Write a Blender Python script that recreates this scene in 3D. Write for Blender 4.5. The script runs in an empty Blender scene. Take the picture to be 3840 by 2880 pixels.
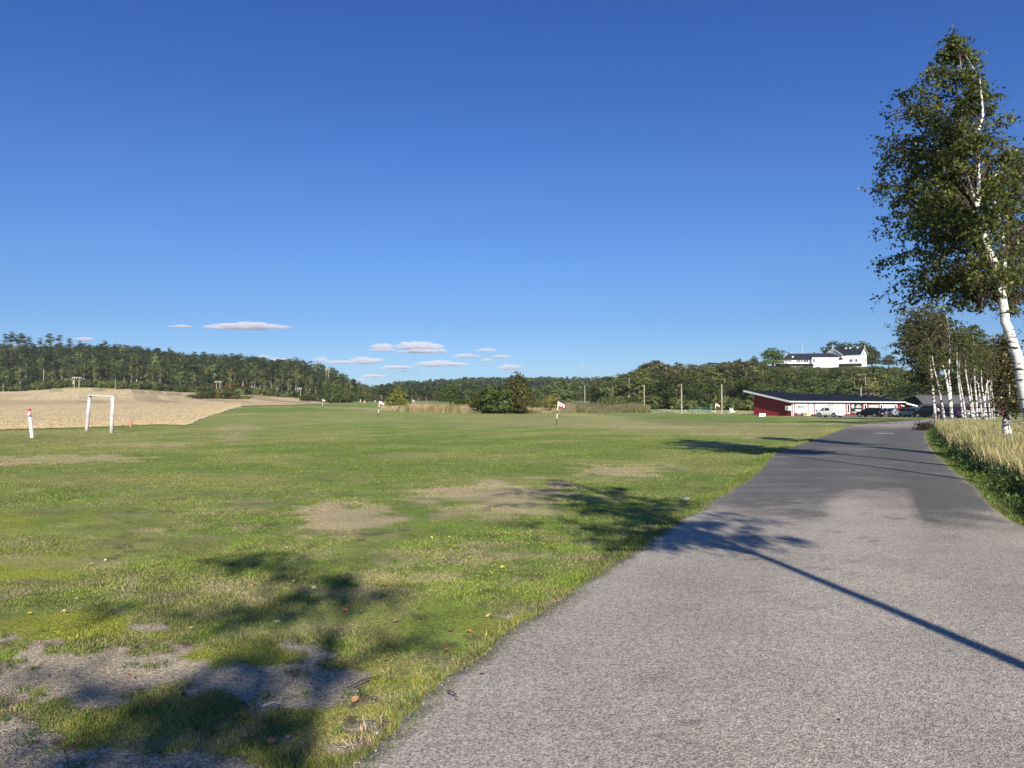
import bpy, bmesh, math, random
import numpy as np
from mathutils import Vector, Matrix, noise as mnoise
rng = np.random.default_rng(7)
random.seed(7)
R = math.radians
sc = bpy.context.scene
# ------------------------------------------------------------------ camera
CAMZ = 1.6; F = 2885.0; W0, H0 = 3840.0, 2880.0
PITCH = math.atan((1529 - 1440) / F)
cam = bpy.data.cameras.new('camera')
cam_o = bpy.data.objects.new('camera', cam); sc.collection.objects.link(cam_o)
cam.sensor_fit = 'HORIZONTAL'; cam.sensor_width = 36; cam.lens = 36 * F / W0
cam.clip_start = .05; cam.clip_end = 60000
cam_o.location = (0, 0, CAMZ); cam_o.rotation_euler = (math.pi / 2 + PITCH, 0, 0)
sc.camera = cam_o
# ------------------------------------------------------------------ world, sun, exposure
SUN_EL, SUN_AZ = R(27.5), R(6.0)           # the sun stands behind the camera, a little to its right
wd = bpy.data.worlds.new('World'); sc.world = wd; wd.use_nodes = True
nt = wd.node_tree; nt.nodes.clear()
sky = nt.nodes.new('ShaderNodeTexSky'); sky.sky_type = 'NISHITA'; sky.sun_disc = False
sdir = Vector((math.sin(SUN_AZ) * math.cos(SUN_EL), -math.cos(SUN_AZ) * math.cos(SUN_EL), math.sin(SUN_EL)))
sky.sun_elevation = SUN_EL; sky.sun_rotation = math.atan2(sdir.x, sdir.y)
sky.altitude = 50; sky.air_density = 1.0; sky.dust_density = .2; sky.ozone_density = 2.6
bg = nt.nodes.new('ShaderNodeBackground'); bg.inputs[1].default_value = .088
wo = nt.nodes.new('ShaderNodeOutputWorld')
# clear northern air: the clean deep blue of the afternoon, by height above the horizon
tcw = nt.nodes.new('ShaderNodeTexCoord'); sz = nt.nodes.new('ShaderNodeSeparateXYZ'); nt.links.new(tcw.outputs['Generated'], sz.inputs[0])
rp = nt.nodes.new('ShaderNodeValToRGB'); cr = rp.color_ramp; nt.links.new(sz.outputs['Z'], rp.inputs[0])
for k, (p_, c_) in enumerate([(.0, (.45, .64, 1)), (.053, (.45, .61, .92)), (.11, (.40, .56, .87)), (.18, (.395, .6, .94)), (.28, (.37, .58, 1)), (.37, (.30, .53, 1)), (.48, (.265, .49, .98))]):
    e_ = cr.elements[k] if k < 2 else cr.elements.new(p_)
    e_.position = p_; e_.color = (*c_, 1)
mw = nt.nodes.new('ShaderNodeVectorMath'); mw.operation = 'MULTIPLY'; nt.links.new(sky.outputs[0], mw.inputs[0]); nt.links.new(rp.outputs[0], mw.inputs[1])
nt.links.new(mw.outputs[0], bg.inputs[0]); nt.links.new(bg.outputs[0], wo.inputs[0])
sl = bpy.data.lights.new('sun', 'SUN'); sl.energy = 5.0; sl.angle = R(.45); sl.color = (1, .93, .82)
so = bpy.data.objects.new('sun', sl); sc.collection.objects.link(so)
so.rotation_euler = (-sdir).to_track_quat('-Z', 'Y').to_euler()
so.location = (20, -60, 60)
sc.view_settings.view_transform = 'Standard'; sc.view_settings.look = 'None'
sc.view_settings.gamma = 1; sc.view_settings.use_curve_mapping = False
sc.view_settings.exposure = .4
sc.cycles.max_bounces = 6; sc.cycles.diffuse_bounces = 2; sc.cycles.transmission_bounces = 3
sc.cycles.transparent_max_bounces = 6; sc.cycles.volume_bounces = 3; sc.cycles.glossy_bounces = 2
# ------------------------------------------------------------------ helpers: pixels of the photo -> places
cp, sp_ = math.cos(PITCH), math.sin(PITCH)
def PX(px, py, d):
    x = (px - 1920) / F; y = (1440 - py) / F
    dy = cp - y * sp_; dz = sp_ + y * cp
    return Vector((x / dy * d, d, CAMZ + dz / dy * d))
DG = np.array([0, 60, 100, 150, 200, 260, 335, 400, 438, 500, 560, 620, 900, 1300, 1700, 4000.])
CT = {
 -1500: [0, 0, .3, .8, 1.5, 2.8, 4.7, 9, 16, 30, 38, 41, 41, 45, 45, 40],
 0:     [0, 0, .3, .8, 1.5, 2.8, 4.9, 10.7, 16, 29, 37.5, 40, 42, 42, 42, 40],
 300:   [0, 0, .3, .8, 1.5, 2.8, 4.7, 12.5, 18, 29, 36.5, 39.5, 40, 40, 40, 40],
 500:   [0, 0, .3, .8, 1.5, 2.8, 4.7, 11.5, 17, 28, 36, 38, 36, 36, 36, 36],
 700:   [0, 0, .3, .9, 1.6, 2.8, 4.8, 10, 15, 24, 31, 34, 32, 30, 30, 30],
 900:   [0, 0, .3, 1.2, 2.1, 3, 4.8, 8.5, 13, 22, 29, 31, 28, 28, 28, 28],
 1100:  [0, 0, .3, .9, 1.6, 2.6, 4.4, 7, 11, 19, 25, 27, 24, 24, 24, 24],
 1240:  [0, 0, .2, .7, 1.2, 2, 3.6, 5.2, 8, 14, 19, 20, 16, 20, 20, 20],
 1330:  [0, 0, .15, .6, 1, 1.7, 3.4, 5.4, 6.2, 7.5, 10, 11, 12, 20, 20, 20],
 1400:  [0, 0, .1, .5, .9, 1.6, 3.2, 4.4, 4.8, 5.4, 6, 6.5, 10, 24, 24, 20],
 1500:  [0, 0, .1, .5, .8, 1.6, 3.0, 4.1, 4.6, 5.4, 6.2, 7, 16, 33, 30, 24],
 1800:  [0, 0, .1, .4, .7, 1.4, 2.6, 3.8, 4.4, 5.3, 6.2, 7, 19, 40, 38, 28],
 2100:  [0, 0, .05, .3, .5, 1.2, 2.4, 3.6, 4.2, 5.2, 6.2, 7, 19, 40, 38, 28],
 2260:  [0, 0, 0, .1, .3, 1.2, 2.5, 3.8, 4.5, 5.5, 6.5, 7, 19, 41, 40, 30],
 2350:  [0, 0, 0, .0, .2, 1.4, 5, 8.5, 10, 11, 12, 12, 20, 36, 36, 30],
 2450:  [0, 0, 0, .0, .0, 1.5, 8, 13.5, 15, 16, 16, 16, 20, 30, 30, 30],
 2700:  [0, 0, 0, -.05, 0, 1.3, 8, 14, 17, 19, 19, 19, 20, 30, 30, 30],
 2880:  [0, 0, 0, -.1, 0, 1, 9, 20, 25.5, 27, 27, 27, 27, 30, 30, 30],
 3240:  [0, 0, 0, -.15, -.1, 1, 9.5, 20, 25.5, 27, 27, 27, 27, 30, 30, 30],
 3500:  [0, 0, 0, -.15, -.1, .6, 6, 12, 15, 17, 18, 18, 18, 20, 20, 20],
 4200:  [0, 0, 0, -.1, 0, .5, 4, 8, 10, 12, 12, 12, 12, 20, 20, 20],
 6500:  [0, 0, 0, 0, 0, .5, 3, 5, 6, 8, 8, 8, 8, 14, 14, 14]}
CK = np.array(sorted(CT)); CV = np.array([CT[k] for k in CK], float)
def vnoise(x, y, seed=0):
    x = np.asarray(x, float); y = np.asarray(y, float)
    xi = np.floor(x).astype(np.int64); yi = np.floor(y).astype(np.int64); fx = x - xi; fy = y - yi
    fx = fx * fx * (3 - 2 * fx); fy = fy * fy * (3 - 2 * fy)
    def h(a, b):
        n = (a * 374761393 + b * 668265263 + seed * 1442695041) & 0x7fffffff
        n = ((n ^ (n >> 13)) * 1274126177) & 0x7fffffff
        return ((n ^ (n >> 16)) & 0xffff) / 65535.
    return (h(xi, yi) * (1 - fx) + h(xi + 1, yi) * fx) * (1 - fy) + (h(xi, yi + 1) * (1 - fx) + h(xi + 1, yi + 1) * fx) * fy
def fbm(x, y, o=4, seed=0):
    s = 0; a = .5; t = 0
    for i in range(o):
        s = s + a * vnoise(x * 2 ** i + 17.3 * i, y * 2 ** i - 9.1 * i, seed + i); t += a; a *= .5
    return s / t
def HH(X, Y):
    X = np.asarray(X, float); Y = np.asarray(Y, float)
    d = np.clip(Y, .01, 3999); u = 1920 + F * X / np.maximum(Y, 1e-3)
    u = np.clip(u, CK[0], CK[-1] - 1e-3)
    i = np.clip(np.searchsorted(CK, u, side='right') - 1, 0, len(CK) - 2)
    tu = (u - CK[i]) / (CK[i + 1] - CK[i]); tu = tu * tu * (3 - 2 * tu)
    j = np.clip(np.searchsorted(DG, d, side='right') - 1, 0, len(DG) - 2)
    td = (d - DG[j]) / (DG[j + 1] - DG[j])
    z = (CV[i, j] * (1 - tu) + CV[i + 1, j] * tu) * (1 - td) + (CV[i, j + 1] * (1 - tu) + CV[i + 1, j + 1] * tu) * td
    z = z * np.clip((Y - 40) / 30, 0, 1)
    # dry ditch beside the path's right-hand side
    return z
def Hf(x, y): return float(HH(np.array([x]), np.array([y]))[0])
_ds = np.geomspace(1.5, 1600, 1400)
def G(px, py):
    ang = (1529 - py) / F; x = (px - 1920) / F
    zr = CAMZ + ang * _ds; zz = HH(x * _ds, _ds)
    k = np.argmax(zr <= zz)
    if k == 0: k = len(_ds) - 1
    a = zr[k - 1] - zz[k - 1]; b = zz[k] - zr[k]; t = a / (a + b + 1e-9)
    d = _ds[k - 1] * (1 - t) + _ds[k] * t
    return Vector((x * d, d, Hf(x * d, d)))
def GX(px, d):
    x = (px - 1920) / F * d
    return Vector((x, d, Hf(x, d)))
def ss(a, b, x): 
    t = np.clip((x - a) / (b - a), 0, 1); return t * t * (3 - 2 * t)
# ------------------------------------------------------------------ object helpers
COL = sc.collection
def tag(o, label=None, cat=None, group=None, kind=None):
    if label: o['label'] = label
    if cat: o['category'] = cat
    if group: o['group'] = group
    if kind: o['kind'] = kind
    return o
def empty(name, loc, rz=0, label=None, cat=None, group=None):
    o = bpy.data.objects.new(name, None); COL.objects.link(o)
    o.location = loc; o.rotation_euler = (0, 0, rz); o.empty_display_size = .3
    return tag(o, label, cat, group)
def link(name, me, mat, parent=None, smooth=False):
    o = bpy.data.objects.new(name, me); COL.objects.link(o)
    if mat is not None and not len(me.materials): me.materials.append(mat)
    if parent is not None: o.parent = parent
    if smooth:
        me.polygons.foreach_set('use_smooth', [True] * len(me.polygons))
    return o
def npmesh(name, V, n_per, cols=None, faces=None):
    """V (N,3); either a soup with n_per verts per face, or faces (M,k)"""
    V = np.asarray(V, np.float32); me = bpy.data.meshes.new(name)
    if faces is None: faces = np.arange(len(V), dtype=np.int32).reshape(-1, n_per)
    faces = np.asarray(faces, np.int32); k = faces.shape[1]
    me.vertices.add(len(V)); me.vertices.foreach_set('co', V.ravel())
    me.loops.add(faces.size); me.loops.foreach_set('vertex_index', faces.ravel())
    me.polygons.add(len(faces)); me.polygons.foreach_set('loop_start', np.arange(0, faces.size, k, dtype=np.int32))
    me.update(calc_edges=True)
    if cols is not None:
        a = me.color_attributes.new('Col', 'FLOAT_COLOR', 'POINT')
        c = np.ones((len(V), 4), np.float32); c[:, :3] = cols
        a.data.foreach_set('color', c.ravel())
    return me
def copy_tree(o, parent=None):
    c = o.copy(); COL.objects.link(c)
    if parent is not None: c.parent = parent
    for ch in list(o.children): copy_tree(ch, c)
    return c
class MB:
    def __init__(s): s.bm = bmesh.new()
    def box(s, x0, x1, y0, y1, z0, z1):
        vs = [s.bm.verts.new(p) for p in [(x0,y0,z0),(x1,y0,z0),(x1,y1,z0),(x0,y1,z0),(x0,y0,z1),(x1,y0,z1),(x1,y1,z1),(x0,y1,z1)]]
        for f in [(0,3,2,1),(4,5,6,7),(0,1,5,4),(1,2,6,5),(2,3,7,6),(3,0,4,7)]: s.bm.faces.new([vs[i] for i in f])
        return s
    def prism(s, pts, off):
        """polygon pts (3D) extruded by off"""
        off = Vector(off); a = [s.bm.verts.new(p) for p in pts]; b = [s.bm.verts.new(Vector(p) + off) for p in pts]
        n = len(pts); s.bm.faces.new(a); s.bm.faces.new(b[::-1])
        for i in range(n): s.bm.faces.new([a[i], b[i], b[(i+1) % n], a[(i+1) % n]])
        return s
    def tube(s, pts, rad, n=8, cap=True):
        rings = []; pts = [Vector(p) for p in pts]
        for i, p in enumerate(pts):
            t = (pts[min(i+1, len(pts)-1)] - pts[max(i-1, 0)]).normalized()
            a = t.orthogonal().normalized() if i == 0 else (pa - t * pa.dot(t)).normalized()
            pa = a; b = t.cross(a); r = rad[i] if hasattr(rad, '__len__') else rad
            rings.append([s.bm.verts.new(p + (a * math.cos(2*math.pi*k/n) + b * math.sin(2*math.pi*k/n)) * r) for k in range(n)])
        for A, B in zip(rings, rings[1:]):
            for k in range(n): s.bm.faces.new([A[k], A[(k+1) % n], B[(k+1) % n], B[k]])
        if cap and n > 2:
            s.bm.faces.new(rings[0][::-1]); s.bm.faces.new(rings[-1])
        return s
    def bevel(s, w=.02, seg=2):
        bmesh.ops.bevel(s.bm, geom=list(s.bm.edges), offset=w, segments=seg, affect='EDGES', profile=.6, clamp_overlap=True); return s
    def build(s, name, mat, parent=None, smooth=False, m=None):
        bmesh.ops.recalc_face_normals(s.bm, faces=s.bm.faces)
        me = bpy.data.meshes.new(name); s.bm.to_mesh(me); s.bm.free()
        o = link(name, me, mat, parent, smooth)
        return o
def box(name, x0, x1, y0, y1, z0, z1, mat, parent=None): return MB().box(x0, x1, y0, y1, z0, z1).build(name, mat, parent)
# ------------------------------------------------------------------ materials
def mat(name, col, rough=.6, metal=0, spec=.4, trans=0, nscale=0, namt=0.25, bump=0, bscale=20, emis=None, coords='Object', stretch=None):
    m = bpy.data.materials.new(name); m.use_nodes = True; n = m.node_tree; b = n.nodes['Principled BSDF']
    b.inputs['Base Color'].default_value = (*col, 1); b.inputs['Roughness'].default_value = rough
    b.inputs['Metallic'].default_value = metal; b.inputs['Specular IOR Level'].default_value = spec
    b.inputs['Transmission Weight'].default_value = trans
    if nscale or bump:
        tc = n.nodes.new('ShaderNodeTexCoord'); src = tc.outputs[coords]
        if stretch:
            mp = n.nodes.new('ShaderNodeMapping'); mp.inputs['Scale'].default_value = stretch
            n.links.new(src, mp.inputs[0]); src = mp.outputs[0]
    if nscale:
        t = n.nodes.new('ShaderNodeTexNoise'); t.inputs['Scale'].default_value = nscale; t.inputs['Detail'].default_value = 5
        n.links.new(src, t.inputs['Vector'])
        r = n.nodes.new('ShaderNodeMapRange'); r.inputs['From Min'].default_value = .3; r.inputs['From Max'].default_value = .7
        r.inputs['To Min'].default_value = 1 - namt; r.inputs['To Max'].default_value = 1 + namt * .6
        n.links.new(t.outputs['Fac'], r.inputs[0])
        mx = n.nodes.new('ShaderNodeVectorMath'); mx.operation = 'SCALE'; mx.inputs[0].default_value = col
        n.links.new(r.outputs[0], mx.inputs['Scale']); n.links.new(mx.outputs[0], b.inputs['Base Color'])
    if bump:
        t2 = n.nodes.new('ShaderNodeTexNoise'); t2.inputs['Scale'].default_value = bscale; t2.inputs['Detail'].default_value = 4
        n.links.new(src, t2.inputs['Vector'])
        bp = n.nodes.new('ShaderNodeBump'); bp.inputs['Strength'].default_value = bump; bp.inputs['Distance'].default_value = .02
        n.links.new(t2.outputs['Fac'], bp.inputs['Height']); n.links.new(bp.outputs[0], b.inputs['Normal'])
    return m
def leaf_mat(name, tint=(1, 1, 1), transl=.3, rough=.55, objrand=.0, spec=.3):
    """albedo comes from the Col attribute; some light passes through"""
    m = bpy.data.materials.new(name); m.use_nodes = True; n = m.node_tree; b = n.nodes['Principled BSDF']; out = n.nodes['Material Output']
    a = n.nodes.new('ShaderNodeAttribute'); a.attribute_name = 'Col'
    v = n.nodes.new('ShaderNodeVectorMath'); v.operation = 'MULTIPLY'; v.inputs[1].default_value = tint
    n.links.new(a.outputs['Color'], v.inputs[0]); c = v.outputs[0]
    if objrand:
        oi = n.nodes.new('ShaderNodeObjectInfo'); hs = n.nodes.new('ShaderNodeHueSaturation')
        r1 = n.nodes.new('ShaderNodeMapRange'); r1.inputs['To Min'].default_value = .5 - objrand * .018; r1.inputs['To Max'].default_value = .5 + objrand * .022
        w1 = n.nodes.new('ShaderNodeMath'); w1.operation = 'MULTIPLY'; w1.inputs[1].default_value = 7.13
        w2 = n.nodes.new('ShaderNodeMath'); w2.operation = 'FRACT'
        r2 = n.nodes.new('ShaderNodeMapRange'); r2.inputs['To Min'].default_value = 1 - objrand * .5; r2.inputs['To Max'].default_value = 1 + objrand * .5
        n.links.new(oi.outputs['Random'], r1.inputs[0]); n.links.new(oi.outputs['Random'], w1.inputs[0]); n.links.new(w1.outputs[0], w2.inputs[0])
        n.links.new(w2.outputs[0], r2.inputs[0]); n.links.new(r1.outputs[0], hs.inputs['Hue']); n.links.new(r2.outputs[0], hs.inputs['Value'])
        n.links.new(c, hs.inputs['Color']); c = hs.outputs[0]
    n.links.new(c, b.inputs['Base Color']); b.inputs['Roughness'].default_value = rough; b.inputs['Specular IOR Level'].default_value = spec
    if transl:
        t = n.nodes.new('ShaderNodeBsdfTranslucent'); mx = n.nodes.new('ShaderNodeMixShader'); mx.inputs[0].default_value = transl
        n.links.new(c, t.inputs[0]); n.links.new(b.outputs[0], mx.inputs[1]); n.links.new(t.outputs[0], mx.inputs[2]); n.links.new(mx.outputs[0], out.inputs[0])
    return m
def ground_mat(name, fine=60, amt=.35, mid=4, mamt=.2, bump=.5, bdist=.02, rough=.9, spec=.1, sparkle=0, samt=.54):
    m = bpy.data.materials.new(name); m.use_nodes = True; n = m.node_tree; b = n.nodes['Principled BSDF']
    a = n.nodes.new('ShaderNodeAttribute'); a.attribute_name = 'Col'; g = n.nodes.new('ShaderNodeNewGeometry')
    def rangenoise(scale, amt, detail=4, vor=False):
        t = n.nodes.new('ShaderNodeTexNoise' if not vor else 'ShaderNodeTexVoronoi'); t.inputs['Scale'].default_value = scale
        if not vor: t.inputs['Detail'].default_value = detail
        n.links.new(g.outputs['Position'], t.inputs['Vector'])
        r = n.nodes.new('ShaderNodeMapRange')
        if vor:
            s = n.nodes.new('ShaderNodeSeparateColor'); n.links.new(t.outputs['Color'], s.inputs[0]); src = s.outputs[0]
            r.inputs['From Min'].default_value = 0; r.inputs['From Max'].default_value = 1
        else:
            src = t.outputs['Fac']; r.inputs['From Min'].default_value = .28; r.inputs['From Max'].default_value = .72
        r.inputs['To Min'].default_value = 1 - amt; r.inputs['To Max'].default_value = 1 + amt
        n.links.new(src, r.inputs[0]); return r.outputs[0], t
    o1, t1 = rangenoise(fine, amt); o2, _ = rangenoise(mid, mamt)
    mu = n.nodes.new('ShaderNodeMath'); mu.operation = 'MULTIPLY'; n.links.new(o1, mu.inputs[0]); n.links.new(o2, mu.inputs[1]); o = mu.outputs[0]
    hsrc = t1.outputs['Fac']
    if sparkle:
        o3, t3 = rangenoise(sparkle, samt, vor=True)
        mu2 = n.nodes.new('ShaderNodeMath'); mu2.operation = 'MULTIPLY'; n.links.new(o, mu2.inputs[0]); n.links.new(o3, mu2.inputs[1]); o = mu2.outputs[0]
        hsrc = t3.outputs['Distance']
    v = n.nodes.new('ShaderNodeVectorMath'); v.operation = 'SCALE'; n.links.new(a.outputs['Color'], v.inputs[0]); n.links.new(o, v.inputs['Scale'])
    n.links.new(v.outputs[0], b.inputs['Base Color']); b.inputs['Roughness'].default_value = rough; b.inputs['Specular IOR Level'].default_value = spec
    bp = n.nodes.new('ShaderNodeBump'); bp.inputs['Strength'].default_value = bump; bp.inputs['Distance'].default_value = bdist
    n.links.new(hsrc, bp.inputs['Height']); n.links.new(bp.outputs[0], b.inputs['Normal'])
    return m
def bark_mat(name='birch_bark', low=1.2, big=0):
    m = bpy.data.materials.new(name); m.use_nodes = True; n = m.node_tree; b = n.nodes['Principled BSDF']
    tc = n.nodes.new('ShaderNodeTexCoord')
    def tex(scale, sx, lo, hi, detail=3):
        mp = n.nodes.new('ShaderNodeMapping'); mp.inputs['Scale'].default_value = sx
        t = n.nodes.new('ShaderNodeTexNoise'); t.inputs['Scale'].default_value = scale; t.inputs['Detail'].default_value = detail
        n.links.new(tc.outputs['Object'], mp.inputs[0]); n.links.new(mp.outputs[0], t.inputs['Vector'])
        r = n.nodes.new('ShaderNodeMapRange'); r.inputs['From Min'].default_value = lo; r.inputs['From Max'].default_value = hi
        n.links.new(t.outputs['Fac'], r.inputs[0]); return r.outputs[0]
    a1 = tex(3.2, (1, 1, 4.2), .555, .61) if not big else tex(1.6, (1, 1, 2.2), .52, .60); a2 = tex(9, (1, 1, 5), .62, .67) if not big else tex(4, (1, 1, 2.5), .54, .62); a3 = tex(2.2, (1, 1, 1), .3, .7)
    se = n.nodes.new('ShaderNodeSeparateXYZ'); n.links.new(tc.outputs['Object'], se.inputs[0])
    lowr = n.nodes.new('ShaderNodeMapRange'); lowr.inputs['From Min'].default_value = low; lowr.inputs['From Max'].default_value = .2; lowr.inputs['To Max'].default_value = .13
    n.links.new(se.outputs['Z'], lowr.inputs[0])
    mxx = n.nodes.new('ShaderNodeMath'); mxx.operation = 'MAXIMUM'; n.links.new(a1, mxx.inputs[0]); n.links.new(a2, mxx.inputs[1])
    ad = n.nodes.new('ShaderNodeMath'); ad.operation = 'ADD'; ad.use_clamp = True; n.links.new(mxx.outputs[0], ad.inputs[0]); n.links.new(lowr.outputs[0], ad.inputs[1])
    w = n.nodes.new('ShaderNodeMix'); w.data_type = 'RGBA'; w.inputs[6].default_value = (.62, .58, .52, 1); w.inputs[7].default_value = (.86, .84, .8, 1); n.links.new(a3, w.inputs[0])
    k = n.nodes.new('ShaderNodeMix'); k.data_type = 'RGBA'; k.inputs[7].default_value = (.045, .04, .035, 1)
    n.links.new(ad.outputs[0], k.inputs[0]); n.links.new(w.outputs[2], k.inputs[6]); n.links.new(k.outputs[2], b.inputs['Base Color'])
    b.inputs['Roughness'].default_value = .7; b.inputs['Specular IOR Level'].default_value = .2
    return m
M = dict(
 bark=bark_mat(), farbark=bark_mat('birch_bark_blotched', 1.5, 1.5), white=mat('white_paint', (.8, .8, .78), .5, nscale=3, namt=.06), red=mat('falu_red_paint', (.30, .022, .025), .75, nscale=6, namt=.25, stretch=(1, 1, 8)),
 red2=mat('light_red_trim', (.26, .03, .035), .7), roof=mat('dark_metal_roof', (.014, .017, .026), .7, metal=.0, spec=.15, nscale=.6, namt=.25),
 slate=mat('dark_slate_roof', (.022, .023, .035), .6, nscale=2, namt=.3), greyroof=mat('grey_felt_roof', (.15, .145, .14), .85, nscale=3, namt=.3),
 glass=mat('dark_window_glass', (.012, .014, .018), .12, spec=.5), black=mat('black_plastic', (.015, .015, .017), .45), dark=mat('dark_print_and_shade', (.03, .03, .035), .6),
 tyre=mat('rubber_tyre', (.02, .02, .02), .85), alloy=mat('alloy_rim', (.55, .55, .57), .3, metal=.8), grey=mat('grey_metal', (.35, .36, .37), .5, nscale=5, namt=.15),
 blackcar=mat('black_car_paint', (.007, .007, .008), .3, spec=.25), silver=mat('silver_car_paint', (.5, .5, .5), .35), whitecar=mat('white_car_paint', (.78, .78, .78), .25, spec=.6),
 bluecar=mat('dark_blue_car_paint', (.012, .015, .04), .3, spec=.3), taupe=mat('grey_car_paint', (.40, .39, .37), .35),
 redlamp=mat('red_lamp_glass', (.35, .02, .02), .2), plate=mat('number_plate', (.75, .75, .72), .5), tealplate=mat('green_number_plate', (.12, .5, .4), .5),
 postwood=mat('white_weathered_wood', (.62, .61, .56), .85, nscale=6, namt=.5, stretch=(1, 1, .25), bump=.6, bscale=30), pole=mat('grey_pole_wood', (.42, .36, .27), .9, nscale=4, namt=.3, stretch=(1, 1, .1)),
 redpost=mat('red_paint', (.6, .06, .05), .6), pinkpost=mat('faded_red_paint', (.66, .22, .19), .7, nscale=8, namt=.35), beige=mat('beige_crate', (.62, .53, .36), .8, nscale=5, namt=.15),
 skin=mat('skin', (.55, .33, .24), .6), shirt=mat('white_cloth', (.75, .75, .75), .8), shorts=mat('dark_cloth', (.02, .024, .035), .85), orange=mat('orange_cloth', (.8, .28, .08), .8),
 hair=mat('hair', (.08, .05, .03), .7), trunk=mat('brown_bark', (.13, .095, .07), .9, nscale=5, namt=.4, stretch=(1, 1, .3)), pinebark=mat('orange_pine_bark', (.28, .15, .085), .9, nscale=4, namt=.4, stretch=(1, 1, .4)),
 palebark=mat('pale_trunk_bark', (.5, .47, .42), .8, nscale=3, namt=.35, stretch=(1, 1, 3)), twig=mat('twig_bark', (.09, .06, .05), .9),
 stone=mat('field_stone', (.42, .39, .34), .9, nscale=3, namt=.4, bump=.5, bscale=6), net=mat('green_net', (.05, .22, .16), .8), flagm=mat('flag_cloth', (.85, .82, .82), .8), flagred=mat('flag_red_print', (.55, .05, .1), .8),
 yellowpole=mat('cream_pole_paint', (.8, .77, .5), .4), blackpole=mat('dark_pole_paint', (.04, .07, .03), .4), worn=mat('worn_road_paint', (.42, .41, .39), .8, nscale=6, namt=.3), paint=mat('white_road_paint', (.75, .75, .73), .7, nscale=5, namt=.2), redmach=mat('red_machine_paint', (.55, .03, .03), .35), brown=mat('brown_hedge', (.08, .06, .04), .9))
LEAF = leaf_mat('birch_leaf', transl=.28); LEAFR = leaf_mat('tree_foliage', tint=(.88, 1, .86), transl=.2, objrand=1.0, rough=.75, spec=.1); BLADE = leaf_mat('grass_blade', transl=.3, rough=.7, spec=.12)
FALL = leaf_mat('fallen_leaf', transl=.1)
# ------------------------------------------------------------------ colours of the ground (albedo by place)
def blob(px, py, items, X, Y, seed, k=.35, fr=1.6):
    nz = fbm(X * fr, Y * fr, 4, seed) - .47; out = np.zeros_like(px)
    for (cx, cy, rx, ry, s) in items:
        r = np.sqrt(((px - cx) / rx) ** 2 + ((py - cy) / ry) ** 2)
        out = np.maximum(out, s * ss(1.15, .65, r + nz * k * 4))
    return out
TAN = [(1290,1945,250,60,1), (1850,1850,330,55,.9), (2330,1765,200,28,.8), (1900,1900,260,45,.6), (900,1605,110,10,.5), (870,1640,70,18,.45), (850,2190,200,30,.35), (560,1985,90,16,.5),
       (1500,2160,230,25,.45), (1350,2230,280,40,.4), (250,1720,330,16,.75), (560,1668,230,9,.6), (60,1735,160,8,.8), (2700,1668,130,9,.8), (2750,1628,200,6,.6), (2500,1602,260,4,.8), (3000,1590,300,4,.7), (2900,1641,180,6,.5),
       (200,2110,200,30,.3), (1750,2080,300,28,.3), (1300,2700,250,120,.35), (1620,2480,200,50,.3)]
MOSS = [(130,2130,190,60,1), (330,2350,330,55,1), (1450,2175,120,22,.8), (900,2480,300,60,.6), (1500,2520,260,70,.7), (1300,2720,260,100,.8), (480,2700,330,60,.6), (1100,2830,330,80,.6), (60,1960,120,40,.6), (350,1940,100,22,.5), (1800,2350,160,40,.6)]
BARE = [(350,2520,640,105,1), (-150,2560,420,170,1), (-60,2780,330,200,1), (1130,2558,340,88,1), (420,2870,520,85,1), (760,2850,260,70,1), (590,2338,95,20,1), (-600,2650,500,260,1), (1400,2700,120,34,.8), (1040,2440,330,40,.7), (1010,2225,50,8,.5), (1320,2790,110,25,.7)]
ISLE = [(620,2700,300,62,1), (960,2435,190,50,1), (300,2425,120,18,.8), (130,2640,90,18,1), (1110,2720,230,50,1), (620,2610,40,8,1), (480,2595,40,8,.8)]
def masks(X, Y):
    Ys = np.maximum(Y, .6); px = 1920 + F * X / Ys; py = 1529 + F * CAMZ / Ys
    near = ss(90, 60, Y) * (Y > .6)
    tanm = blob(px, py, TAN, X, Y, 3, .42, 2.0) * (Y > .6)
    moss = blob(px, py, MOSS, X, Y, 11, .35, 2.5) * near
    bare = blob(px, py, BARE, X, Y, 23, .42, 4.5) * near; isle = blob(px, py, ISLE, X, Y, 31, .45, 6) * near
    bare = np.clip(bare - isle, 0, 1)
    bare = np.maximum(bare, ss(.70, .78, fbm(X * .9 + 40, Y * .9, 5, 77)) * ss(11, 6, Y) * .8)
    return px, py, tanm, moss, bare
def lerp(a, b, t): return a * (1 - t[..., None]) + np.asarray(b) * t[..., None]
GREEN = np.array((.175, .235, .05)); GREEN2 = np.array((.27, .285, .085)); TANC = np.array((.52, .42, .235)); MOSSC = np.array((.30, .32, .045)); BAREC = np.array((.48, .395, .27)); DIRT = np.array((.085, .065, .045))
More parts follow.
